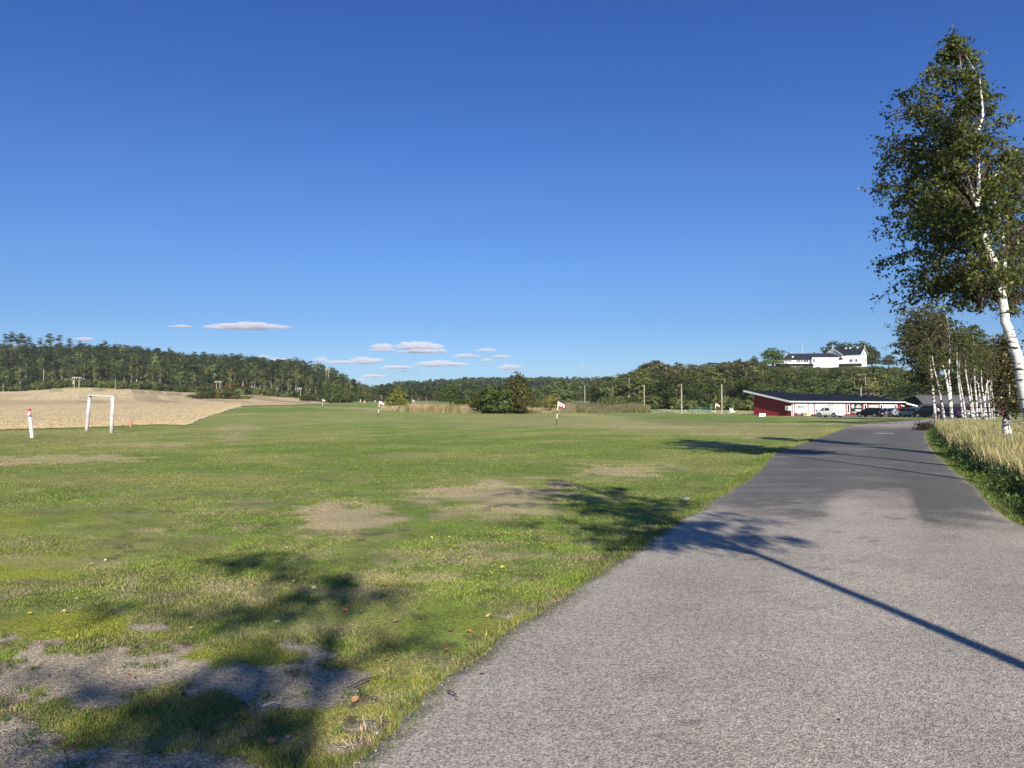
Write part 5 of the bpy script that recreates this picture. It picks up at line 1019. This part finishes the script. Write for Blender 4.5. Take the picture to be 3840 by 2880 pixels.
dr = PX(2688, 1364, 425); dk = empty('dark_roofed_house', (dr.x, 425, dr.z - 3.2), R(-6), 'dark low roof showing above the hill trees right of the arched hall', 'building')
MB().prism([(-5.2,0,3.0),(5.2,0,2.4),(5.0,3,3.3),(-4.6,3,4.0)], (0,0,.2)).build('roof', M['slate'], dk); MB().box(-4.6,4.9,.6,6,-1,2.5).build('wall', M['slate'], dk)
# ================================================================== poles
def hpole(px0, px1, yb, yt, d, label, cross=1.28, insul=False):
    a = PX(px0, yb, d); b = PX(px1, yb, d); t = PX(px0, yt, d); z0 = Hf(a.x, d); r = empty('power_pole', (a.x, d, z0), 0, label, 'power pole', 'double wooden power poles'); w = b.x - a.x; h = t.z - z0
    for x in (0, w): MB().tube([(x,0,-.3),(x,0,h)], [.2,.15], 8).build('post', M['pole'], r)
    MB().box(-w*.45, w*1.45, -.1, .1, h-.15, h+.12).build('crossarm', M['pole'], r)
    for x in (-w*.4, w*.5, w*1.4): MB().tube([(x,0,h-.15),(x,0,h-.75)], .1, 6).build('insulator', M['white'], r)
    if insul:
        for k in range(3): MB().box(-.55,-.15,-.15,.15,h*.72+k*.55,h*.72+k*.55+.3).build('fuse_box', M['white'], r)
hpole(277, 295.5, 1502, 1415, 335, 'double wooden power pole standing alone in the stubble field', insul=True)
hpole(811, 824, 1490, 1430, 352, 'double power pole rising out of the scrub island')
hpole(1118, 1127, 1482, 1455, 385, 'double power pole against the wood near the field tip')
hpole(1223, 1232, 1424, 1381, 470, 'double power pole high on the knoll')
def spole(px, yb, yt, d, label, r0=.15, group=None, matr='pole', cat='pole'):
    b = PX(px, yb, d); t = PX(px, yt, d); z0 = min(b.z, Hf(b.x, d)); r = empty('wooden_pole', (b.x, d, z0), 0, label, cat, group); MB().tube([(0,0,-.2),(.02,0,t.z-z0)], [r0, r0*.8], 10).build('post', M[matr], r); box('cap', -r0*.9, r0*.9, -r0*.9, r0*.9, t.z-z0, t.z-z0+.05, M['grey'], r); return r
spole(163, 1415, 1383, 398, 'thin pole in front of the far left wood', .18); spole(12, 1455, 1438, 385, 'short white post at the far left wood edge', .16); spole(432, 1455, 1422, 392, 'thin pole at the wood edge above the field crest', .16)
NG = 'tall net poles of the driving range'
spole(2707, 1556, 1441, 196, 'tallest net pole nearest the red building', .2, NG); spole(2556, 1552, 1441, 206, 'net pole second from the red building', .19, NG); spole(2416, 1540, 1445, 236, 'net pole at the right end of the reeds', .19, NG); spole(2298, 1520, 1445, 262, 'net pole behind the brown reeds', .2, NG); spole(2193, 1510, 1445, 290, 'leftmost net pole beside the grey-green willow', .2, NG)
spole(1410, 1500, 1468, 460, 'pale bare trunk in the valley left of the olive bush', .45, None, 'palebark')
# ================================================================== flags, stakes, goal frame
def flag(px, yb, yt, label, wave=1.0, red=True):
    b = G(px, yb); t = PX(px + (yb - yt) * .08, yt, b.y); h = t.z - b.z; lean = t.x - b.x; r = empty('golf_flag', b, 0, label, 'golf flag', 'practice green flags')
    seg = [(0,.28,'blackpole'),(.28,.5,'yellowpole'),(.5,.62,'blackpole'),(.62,1.0,'yellowpole')]
    for a, c, m_ in seg: MB().tube([(lean*a,0,h*a),(lean*c,0,h*c)], .028 + b.y*.0002, 8).build('pole_section', M[m_], r)
    m_ = MB(); bm = m_.bm; n = 7; w = h * .27; g_ = []
    for i in range(n):
        s_ = i/(n-1); y = math.sin(s_*5)*.06; hh = h*.18*(1-.35*s_); dz = -s_*h*.16*wave
        g_.append([bm.verts.new((lean+w*s_, y, h+dz)), bm.verts.new((lean+w*s_, y+.02, h+dz-hh*.5)), bm.verts.new((lean+w*s_, y, h+dz-hh))])
    for i in range(n-1):
        for k in range(2): bm.faces.new([g_[i][k], g_[i+1][k], g_[i+1][k+1], g_[i][k+1]])
    f = m_.build('flag', M['flagm'], r, True); f.modifiers.new('t', 'SOLIDIFY').thickness = .012
    if red:
        for (u, v, s2) in ((.3,.3,.13),(.62,.6,.12),(.75,.3,.08),(.3,.75,.08)): MB().box(lean+w*u-w*s2, lean+w*u+w*s2, -.075+math.sin(u*5)*.06, -.05+math.sin(u*5)*.06, h-u*h*.16*wave-h*.22*v-.05, h-u*h*.16*wave-h*.22*v+.05).build('flag_print', M['flagred'], f)
flag(2086, 1595, 1505, 'nearest practice flag in front of the tall brownish tree'); flag(1418, 1566, 1503, 'flag left of the reed bed with striped pole'); flag(1208, 1531, 1497, 'far left flag standing by the field edge'); flag(2680, 1565, 1512, 'flag between the two right-hand net poles'); flag(1444, 1508, 1496, 'tiny white flag beyond the reeds left of the olive bush', red=False)
b = G(676, 1641) if False else G(124, 1641)
st_ = empty('marker_stake', b, 0, 'white marker post with red top at the left end of the lawn edge', 'marker post'); k_ = b.y / F
MB().tube([(0,0,-.1),(-.06,0,28*k_),(-.16,0,84*k_)], .085, 10).build('post', M['white'], st_); MB().tube([(-.16,0,84*k_),(-.19,0,98*k_)], .087, 10).build('white_band', M['white'], st_); MB().tube([(-.19,0,98*k_),(-.21,0,108*k_)], .093, 10).build('red_top', M['redpost'], st_)
m_ = MB(); m_.tube([(-.13,-.12,88*k_),(-.13,-.15,88*k_)], .11, 14); sg = m_.build('round_sign', M['flagm'], st_); MB().tube([(-.13+.085*math.cos(a),-.155,88*k_+.085*math.sin(a)) for a in np.linspace(0,6.283,15)], .02, 5).build('sign_ring', M['flagred'], sg)
b = G(491, 1599); r = empty('marker_stake', b, 0, 'short faded red stake at the stubble border right of the white goal frame', 'marker post'); MB().tube([(0,0,-.1),(.05,0,27*b.y/F)], .11, 10).build('post', M['pinkpost'], r)
# goal frame: two split logs and a bar
a = G(326, 1615); b2 = G(421, 1624); gf = empty('goal_frame', a, 0, 'weathered white wooden goal frame on the lawn edge before the stubble', 'goal frame'); k_ = a.y / F; dx = b2.x - a.x; dy = b2.y - a.y
def log(x0, y0, x1, z1, r_): 
    m = MB(); m.tube([(x0,y0,-.15),(x0*.6+x1*.4,y0,z1*.4),(x1,y0,z1)], [r_*1.05, r_, r_*.95], 9); return m.build('post', M['postwood'], gf, True)
log(0, 0, .21, (1615-1484)*k_, .125); log(dx, dy, dx+.02, (1624-1488)*b2.y/F, .125)
MB().prism([(.12,-.1,(1615-1484)*k_),(dx+.18,dy-.1,(1624-1489)*b2.y/F),(dx+.18,dy+.12,(1624-1489)*b2.y/F),(.12,.14,(1615-1484)*k_)], (0,0,.09)).build('crossbar', M['white'], gf)
# stones along the field edge
sm_ = []
for i in range(5):
    mb = MB(); bmesh.ops.create_icosphere(mb.bm, subdivisions=2, radius=.5)
    for v in mb.bm.verts: v.co = v.co * (1 + .5 * (mnoise.noise(v.co * 1.7 + Vector((i*9, 0, 0))))); v.co.z *= .6
    me = bpy.data.meshes.new('stone'); mb.bm.to_mesh(me); mb.bm.free(); me.materials.append(M['stone']); sm_.append(me)
for i in range(44):
    px = 705 + (903-705) * (i/43) ** .8 + rng.normal(0, 2); yy = np.interp(px, nbp, [p[1] for p in NB]); p = G(px, yy + rng.uniform(-.5, 3)); s_ = rng.uniform(.1, .42)
    o = bpy.data.objects.new('field_stone', sm_[i % 5]); COL.objects.link(o); o.location = (p.x, p.y, p.z + .1); o.scale = (s_*1.3, s_, s_*.8); o.rotation_euler = (0, 0, rng.uniform(0, 6)); tag(o, 'grey stone in the row between lawn and stubble field, ' + ['near bend', 'middle stretch', 'far end'][min(i // 15, 2)], 'stone', 'stones along the field edge ' + str(['near', 'middle', 'far'][min(i // 15, 2)]))
# driving range furniture
b = G(2627, 1545); nt_ = empty('range_net', b, 0, 'low green net standing on the driving range between the net poles', 'net'); mb = MB()
for k in range(17): mb.tube([(-3+k*.375, .0, 0), (-3.1+k*.3875, 0, 1.35)], .022, 4)
for k in range(8): mb.tube([(-3, 0, .05+k*.185), (3, 0, .05+k*.185)], .022, 4)
tag(mb.build('mesh', M['net'], nt_), kind='stuff')
for x in (-3.1, 0, 3.1): MB().tube([(x,0,0),(x*1.03,0,1.45)], .04, 6).build('net_post', M['grey'], nt_)
b = G(2745, 1546); rbd = empty('range_board', b, 0, 'white slanted board with a frame on the driving range near the red building', 'board'); MB().prism([(-.5,0,0),(.75,0,0),(.35,.5,1.0),(-.6,.5,1.0)], (0,.05,.02)).build('panel', M['white'], rbd); MB().tube([(-.6,.5,1.0),(-.75,.6,1.35),(.3,.6,1.35),(.35,.5,1.0)], .04, 6).build('handle', M['grey'], rbd)
for px, y, lab in ((2489, 1533, 'yellow distance peg on the range left of the second net pole'), (2617, 1534, 'yellow distance peg behind the green net')):
    b = G(px, y); r = empty('distance_peg', b, 0, lab, 'peg'); MB().tube([(0,0,0),(0,0,.6)], .14, 8).build('post', M['yellowpole'], r)
n = 900; p = rng.uniform(2440, 2815, n); yy = rng.uniform(1531, 1552, n); P = np.array([tuple(G(a_, b_)) for a_, b_ in zip(p, yy)]); P[:, 2] += .05
tag(link('range_balls', npmesh('range_balls', soup(P, .16, rng), 3), M['white']), 'scattered practice balls on the driving range', None, None, 'stuff')
# ================================================================== people
def person(loc, rz, label, joints, shirt, legs, hairm=M['hair'], scale=1.0, shorts=True):
    r = empty('person', loc, rz, label, 'person'); r.scale = (scale,)*3
    J = joints
    def skin(name, verts, edges, rad, m, parent=r):
        me = bpy.data.meshes.new(name); me.from_pydata(verts, edges, []); me.materials.append(m); o = bpy.data.objects.new(name, me); COL.objects.link(o); o.parent = parent
        md = o.modifiers.new('skin', 'SKIN'); md.use_smooth_shade = True
        for i, q in enumerate(rad): me.skin_vertices[0].data[i].radius = (q, q)
        me.skin_vertices[0].data[0].use_root = True; s = o.modifiers.new('sub', 'SUBSURF'); s.levels = 1; s.render_levels = 1; return o
    names = list(J); ix = {k: i for i, k in enumerate(names)}
    E = [('pelvis','spine'),('spine','chest'),('chest','neck'),('neck','head'),('chest','sl'),('sl','el'),('el','hl'),('chest','sr'),('sr','er'),('er','hr'),('pelvis','pl'),('pl','kl'),('kl','al'),('al','tl'),('pelvis','pr'),('pr','kr'),('kr','ar'),('ar','tr')]
    RD = dict(pelvis=.14,spine=.12,chest=.14,neck=.055,head=.105,sl=.06,el=.042,hl=.035,sr=.06,er=.042,hr=.035,pl=.085,kl=.06,al=.042,tl=.035,pr=.085,kr=.06,ar=.042,tr=.035)
    skin('body', [J[k] for k in names], [(ix[a], ix[b]) for a, b in E], [RD[k] for k in names], M['skin'])
    def sub(name, ks, es, add, m):
        return skin(name, [J[k] for k in ks], [(ks.index(a), ks.index(b)) for a, b in es], [RD[k] + add for k in ks], m)
    mid = lambda a, b, t: tuple(Vector(J[a]).lerp(Vector(J[b]), t)); J['ml'] = mid('sl','el',.7); J['mr'] = mid('sr','er',.7); RD['ml'] = RD['mr'] = .05
    sub('shirt', ['pelvis','spine','chest','sl','ml','sr','mr'], [('pelvis','spine'),('spine','chest'),('chest','sl'),('sl','ml'),('chest','sr'),('sr','mr')], .018, shirt)
    J['ql'] = mid('kl','pl',.1) if shorts else mid('al','kl',.1); J['qr'] = mid('kr','pr',.1) if shorts else mid('ar','kr',.1); RD['ql'] = RD['qr'] = .075 if shorts else .05
    if shorts: sub('shorts', ['pelvis','pl','ql','pr','qr'], [('pelvis','pl'),('pl','ql'),('pelvis','pr'),('pr','qr')], .025, legs)
    else: sub('trousers', ['pelvis','pl','kl','ql','pr','kr','qr'], [('pelvis','pl'),('pl','kl'),('kl','ql'),('pelvis','pr'),('pr','kr'),('kr','qr')], .018, legs)
    h = Vector(J['head']); m_ = MB(); bmesh.ops.create_icosphere(m_.bm, subdivisions=2, radius=.108, matrix=Matrix.Translation(h + Vector((0,.02,.035)))); m_.build('hair', hairm, r, True)
    return r
ST = dict(pelvis=(0,0,.95),spine=(0,0,1.15),chest=(0,0,1.4),neck=(0,0,1.52),head=(0,0,1.66),sl=(-.2,0,1.43),el=(-.27,-.03,1.16),hl=(-.24,-.2,.95),sr=(.2,0,1.43),er=(.27,-.03,1.16),hr=(.22,-.2,.95),pl=(-.1,0,.9),kl=(-.12,-.02,.5),al=(-.13,0,.08),tl=(-.14,-.16,.03),pr=(.1,0,.9),kr=(.12,-.02,.5),ar=(.13,0,.08),tr=(.14,-.16,.03))
BD = dict(ST); BD.update(pelvis=(.04,0,.98),spine=(-.02,0,1.2),chest=(-.2,0,1.42),neck=(-.34,0,1.5),head=(-.46,-.02,1.55),sl=(-.2,-.18,1.4),el=(-.38,-.22,1.18),hl=(-.52,-.2,1.0),sr=(-.18,.18,1.42),er=(-.36,.22,1.2),hr=(-.5,.2,1.02),pl=(.0,-.1,.92),kl=(-.03,-.12,.5),al=(-.02,-.12,.08),tl=(-.18,-.12,.03),pr=(.1,.1,.92),kr=(.14,.1,.5),ar=(.16,.1,.08),tr=(.0,.1,.03))
b = GX(3519, 116); person((b.x, b.y, b.z), R(8), 'person in white shirt and dark shorts bending towards the black van', BD, M['shirt'], M['shorts'], scale=1.08)
b = G(1352, 1511); person(b, R(20), 'golfer in pale clothes far out on the fairway, left of the orange one', dict(ST), M['shirt'], M['beige'], shorts=False)
b = G(1367, 1513); person(b, R(-20), 'golfer in orange top and white trousers far out on the fairway', dict(ST), M['orange'], M['white'], shorts=False)
b = G(1549, 1509); person(b, R(10), 'left one of two golfers in white under the valley pines', dict(ST), M['shirt'], M['white'], shorts=False)
b = G(1553, 1510); person(b, R(-30), 'right one of two golfers in white under the valley pines', dict(ST), M['shirt'], M['white'], shorts=False)
for px, yb, lab in ((1395, 1511, 'golf trolley with dark bag on the far fairway'), (1405, 1511, 'second golf trolley right of the dark one on the far fairway')):
    b = G(px, yb); r = empty('golf_trolley', b, R(15), lab, 'golf trolley'); MB().tube([(0,0,.25),(.35,0,1.15)], [.2,.16], 10).build('bag', M['black'] if px < 1400 else M['flagm'], r); MB().tube([(.1,0,.2),(-.5,0,1.05)], .03, 6).build('handle', M['grey'], r)
    for s in (-.35, .35): MB().tube([(.05,s-.03,.22),(.05,s+.03,.22)], .22, 12).build('wheel', M['tyre'], r)
# ================================================================== small things on the ground
lf = []
for i in range(6):
    m = MB(); bm = m.bm; n = 8; c_ = bm.verts.new((0,0,.006)); ring = []
    for k in range(n):
        a = 2*math.pi*k/n; rr_ = (.5 + .5*abs(math.cos(a/2))**1.5) * (.9 + .2*rng.random()); ring.append(bm.verts.new((math.cos(a)*rr_, math.sin(a)*rr_*.7, abs(math.sin(a))*.25*rng.random() + .05)))
    for k in range(n): bm.faces.new([c_, ring[k], ring[(k+1) % n]])
    me = bpy.data.meshes.new('fallen_leaf'); bm.to_mesh(me); bm.free()
    col = [(.55,.45,.08),(.5,.2,.08),(.42,.13,.06),(.6,.5,.2),(.45,.25,.1),(.62,.55,.25)][i]; me.materials.append(mat('leaf_%s' % ['yellow','orange','rust','straw','tan','pale'][i], col, .7)); lf.append(me)
LN = ['yellow', 'orange', 'rust-red', 'straw-coloured', 'tan', 'pale yellow']
k = 0
def leaf_at(px, py, kind, size=.028):
    global k
    b = G(px, py)
    if b.x > left_edge(b.y) - .02: z = b.z + .075
    else: z = b.z + .028
    o = bpy.data.objects.new('fallen_leaf', lf[kind]); COL.objects.link(o); s_ = size * rng.uniform(.8, 1.3) * (1 + max(b.y - 6, 0) * .05); o.scale = (s_, s_, s_); o.location = (b.x, b.y, z); o.rotation_euler = (rng.normal(0, .3), rng.normal(0, .3), rng.uniform(0, 6))
    zone = 'near the worn corner' if px < 1000 and py > 2200 else ('by the asphalt edge' if b.x > left_edge(b.y) - .9 else ('in the near grass' if py > 2150 else 'out on the lawn'))
    tag(o, LN[kind] + ' birch leaf lying ' + zone, 'leaf', LN[kind] + ' leaves ' + zone); k += 1
for px, py, kd in [(1828,2220,1),(1728,2240,1),(1485,2335,1),(1577,2285,2),(1690,2370,2),(1763,2373,1),(1675,2445,1),(1452,2478,1),(1340,2625,4),(1300,2290,1),(1400,2172,1),(1450,2198,1),(840,2282,0),(1180,2210,3),(1204,2042,0),(1077,2058,3),(1768,1952,3),(1884,2130,0),(1832,2316,3),(1110,2327,2),(1025,2785,1),(890,2170,4),(960,2195,2),(730,2360,3),(200,2010,3),(100,2010,0),(600,2115,0),(1255,2022,1),(1545,2010,2),(1620,2020,3),(1190,2500,4),(505,2540,2),(1480,2805,5),(1810,2560,4),(1360,2300,2),(690,2030,5),(350,2120,4),(720,2745,4)]: leaf_at(px, py, kd, .026)
for i in range(70):
    py = 1700 + 700 * rng.random() ** 1.6; px = rng.uniform(60, 2800); b = G(px, py)
    if b.x < left_edge(b.y) - .15: leaf_at(px, py, int(rng.choice([0, 3, 5, 3])), .02)
for i, (px, py, s_) in enumerate([(1417,2754,.028),(2567,1875,.12),(1092,2768,.02),(3140,2740,.018)]):
    b = G(px, py); o = bpy.data.objects.new('pebble', sm_[i]); COL.objects.link(o); o.location = (b.x, b.y, b.z + .03 + (.05 if px > 3000 else 0)); o.scale = (s_,) * 3; tag(o, ['round pale pebble on the bare strip by the asphalt', 'grey stone in the grass under the crown shadow', 'small pebble in the worn grass', 'tiny stone on the near asphalt'][i], 'stone')
# fallen twigs
for i, (x0, y0, x1, y1, lab) in enumerate([(1310, 2590, 1430, 2546, 'long thin twig lying in the near grass by the gravel'), (995, 2658, 1065, 2648, 'short pale stick on the dark gravel'), (1683, 2640, 1720, 2668, 'thin red-brown twig on the asphalt edge'), (1040, 2342, 1062, 2345, 'pale straw stick at the upper gravel edge')]):
    a, b = G(x0, y0), G(x1, y1); up = .09 if i == 2 else .035; o = empty('twig', a, 0, lab, 'twig'); d_ = b - a; MB().tube([(0,0,up),tuple(d_*.5+Vector((0,.01,up+.01))),tuple(d_+Vector((0,0,up)))], [.005,.004,.002], 6).build('stem', M['palebark'] if i in (1,3) else M['twig'], o); MB().tube([tuple(d_*.5+Vector((0,.01,up+.01))),tuple(d_*.7+Vector((0,.04,up)))], .002, 4).build('side_shoot', M['twig'], o)
# ================================================================== clouds low over the valley
cmat = bpy.data.materials.new('cloud_vapour'); cmat.use_nodes = True; cn = cmat.node_tree; cn.nodes.clear(); co_ = cn.nodes.new('ShaderNodeOutputMaterial'); pv = cn.nodes.new('ShaderNodeVolumePrincipled')
pv.inputs['Color'].default_value = (.96, .95, .99, 1); pv.inputs['Density'].default_value = .016; pv.inputs['Anisotropy'].default_value = -.1; cn.links.new(pv.outputs[0], co_.inputs['Volume'])
CL = [(927,1229,150,15,'largest flat cloud over the left wood'),(318,1275,38,8,'faint cloud above the left ridge'),(680,1226,45,5,'thin wisp left of the largest cloud'),(988,1341,30,7,'cloud just over the wood right of the field'),(1060,1352,52,8,'pale cloud touching the left wood skyline'),(1205,1353,28,12,'bright small puff left of the knoll pole'),(1270,1362,48,9,'grey cloud right of the small puff'),(1368,1358,62,15,'bright-topped cloud above the valley gap'),(1437,1303,42,12,'grey double cloud left of the big bright one'),(1440,1314,50,6,'lower layer under the grey double cloud'),(1566,1303,88,17,'big bright cumulus over the valley'),(1585,1320,90,9,'grey base layer below the big cumulus'),(1748,1337,48,8,'flat cloud right of the big cumulus'),(1485,1380,62,7,'long thin cloud below the big cumulus'),(1640,1369,82,13,'wide grey cloud in the middle of the cloud field'),(1716,1369,40,8,'cloud joined to the right of the wide grey one'),(1531,1402,46,8,'low bright cloud over the olive bush'),(1400,1412,42,6,'faint low cloud left of the low bright one'),(1355,1427,26,8,'small white puff in the valley gap'),(1665,1407,46,5,'thin low streak over the far ridge'),(1825,1316,36,9,'upper cloud right of the big cumulus'),(1879,1339,38,7,'middle cloud at the right of the cloud field'),(1826,1352,26,6,'small cloud under the upper right one'),(1911,1382,46,12,'solid bright cloud low at right over the ridge'),(2193,1378,20,3,'tiny streak alone above the grey-green willow'),(2237,1394,16,3,'tinier streak below and right of the other one')]
for i, (px, py, hw, hh, lab) in enumerate(CL):
    d = 7200.; c = PX(px, py, d); k_ = d / F; mb = MB(); bmesh.ops.create_icosphere(mb.bm, subdivisions=5, radius=1.0); o_ = Vector((i * 13.7, 3.1 * i, 0))
    for v in mb.bm.verts:
        n_ = v.co.normalized(); q = n_ * 1.0; f = 1 + .42 * mnoise.fractal(Vector((q.x * 3.2, q.y * 2, q.z * 1.6)) + o_, 1.0, 2.0, 4)
        z = n_.z * f; z = z if z > 0 else z * .45
        v.co = Vector((n_.x * f * hw * k_, n_.y * f * hw * k_ * .45, (z + .1) * hh * k_ * 1.15))
    dens = 1.0
    cm_ = cmat.copy(); cm_.node_tree.nodes['Principled Volume'].inputs['Density'].default_value = .17 / hh * (1.6 if 'bright' in lab else 1); r = mb.build('cloud', cm_, None, True); r.location = c; tag(r, lab, 'cloud')
# ================================================================== the air
hm = bpy.data.materials.new('haze_air'); hm.use_nodes = True; hn = hm.node_tree; hn.nodes.clear(); ho = hn.nodes.new('ShaderNodeOutputMaterial'); hv = hn.nodes.new('ShaderNodeVolumePrincipled')
hv.inputs['Color'].default_value = (.72, .86, 1, 1); hv.inputs['Density'].default_value = .00009; hv.inputs['Anisotropy'].default_value = 0; hn.links.new(hv.outputs[0], ho.inputs['Volume'])
hz = box('haze', -2750, 2750, -2750, 2750, -1.3, 68, hm); tag(hz, 'thin blue air over the whole valley', None, None, 'stuff')

# ------------------------------------------------------------------ loose grit of the worn corner and along the asphalt edge, small yellow flowers
n = 26000; d = 3.0 + 9 * rng.random(n) ** 1.3; pxx = rng.uniform(-200, 1900, n); X = (pxx - 1920) / F * d; _, _, _, _, bare = masks(X, d); keep = (rng.random(n) < ss(.3, .7, bare) * .55) & (X < left_edge(d) - .05); X, Y = X[keep], d[keep]
m_ = 1800; Ye = 2.8 + 14 * rng.random(m_) ** 1.6; Xe = left_edge(Ye) + rng.normal(-.02, .07, m_); Ze = HH(Xe, Ye) + np.where(Xe > left_edge(Ye), .055, .02); Z = HH(X, Y) + (fbm(X * .7, Y * .7, 3, 2) - .5) * .05 + .004
X, Y, Z = np.concatenate([X, Xe]), np.concatenate([Y, Ye]), np.concatenate([Z, Ze]); k = len(X); sz = rng.uniform(.003, .0075, k) * (1 + .05 * Y)
oc = np.array([(1,0,0),(0,1,0),(-1,0,0),(0,-1,0),(0,0,.7),(0,0,-.7)], float); fo = np.array([(0,1,4),(1,2,4),(2,3,4),(3,0,4),(1,0,5),(2,1,5),(3,2,5),(0,3,5)])
an = rng.uniform(0, 6.28, k); Vv = oc[None] * rng.uniform(.6, 1.3, (k, 6, 1)); Vr = np.stack([Vv[..., 0] * np.cos(an)[:, None] - Vv[..., 1] * np.sin(an)[:, None], Vv[..., 0] * np.sin(an)[:, None] + Vv[..., 1] * np.cos(an)[:, None], Vv[..., 2]], -1) * sz[:, None, None] + np.column_stack([X, Y, Z])[:, None]
ff = (fo[None] + 6 * np.arange(k)[:, None, None]).reshape(-1, 3); gc = jitter(np.repeat(np.array([[.26, .225, .175]]), k, 0), .35, .06)
tag(link('loose_gravel', npmesh('loose_gravel', Vr.reshape(-1, 3), 3, np.repeat(gc, 6, 0), ff), leaf_mat('gravel_stone', transl=0, rough=.85, spec=.2)), 'loose grit on the worn corner and asphalt edge', None, None, 'stuff')
P = []
for cx0, cy0, m_ in ((1660, 2090, 5), (1700, 2070, 6), (1850, 2150, 6), (1950, 2010, 5), (2100, 2040, 4), (2380, 2030, 6), (1560, 1990, 3), (2150, 1900, 4), (1080, 2200, 2), (2620, 1800, 6)):
    for _ in range(m_):
        q = G(cx0 + rng.normal(0, 45), cy0 + rng.normal(0, 14))
        if q.x < left_edge(q.y) - .1: P.append((q.x, q.y, q.z + .04))
P = np.repeat(np.array(P), 4, 0) + rng.normal(0, .004, (len(P) * 4, 3))
tag(link('yellow_flowers', npmesh('yellow_flowers', soup(P, .011, rng), 3), mat('yellow_petals', (.7, .55, .03), .6)), 'tiny yellow flowers dotted in the lawn', None, None, 'stuff')
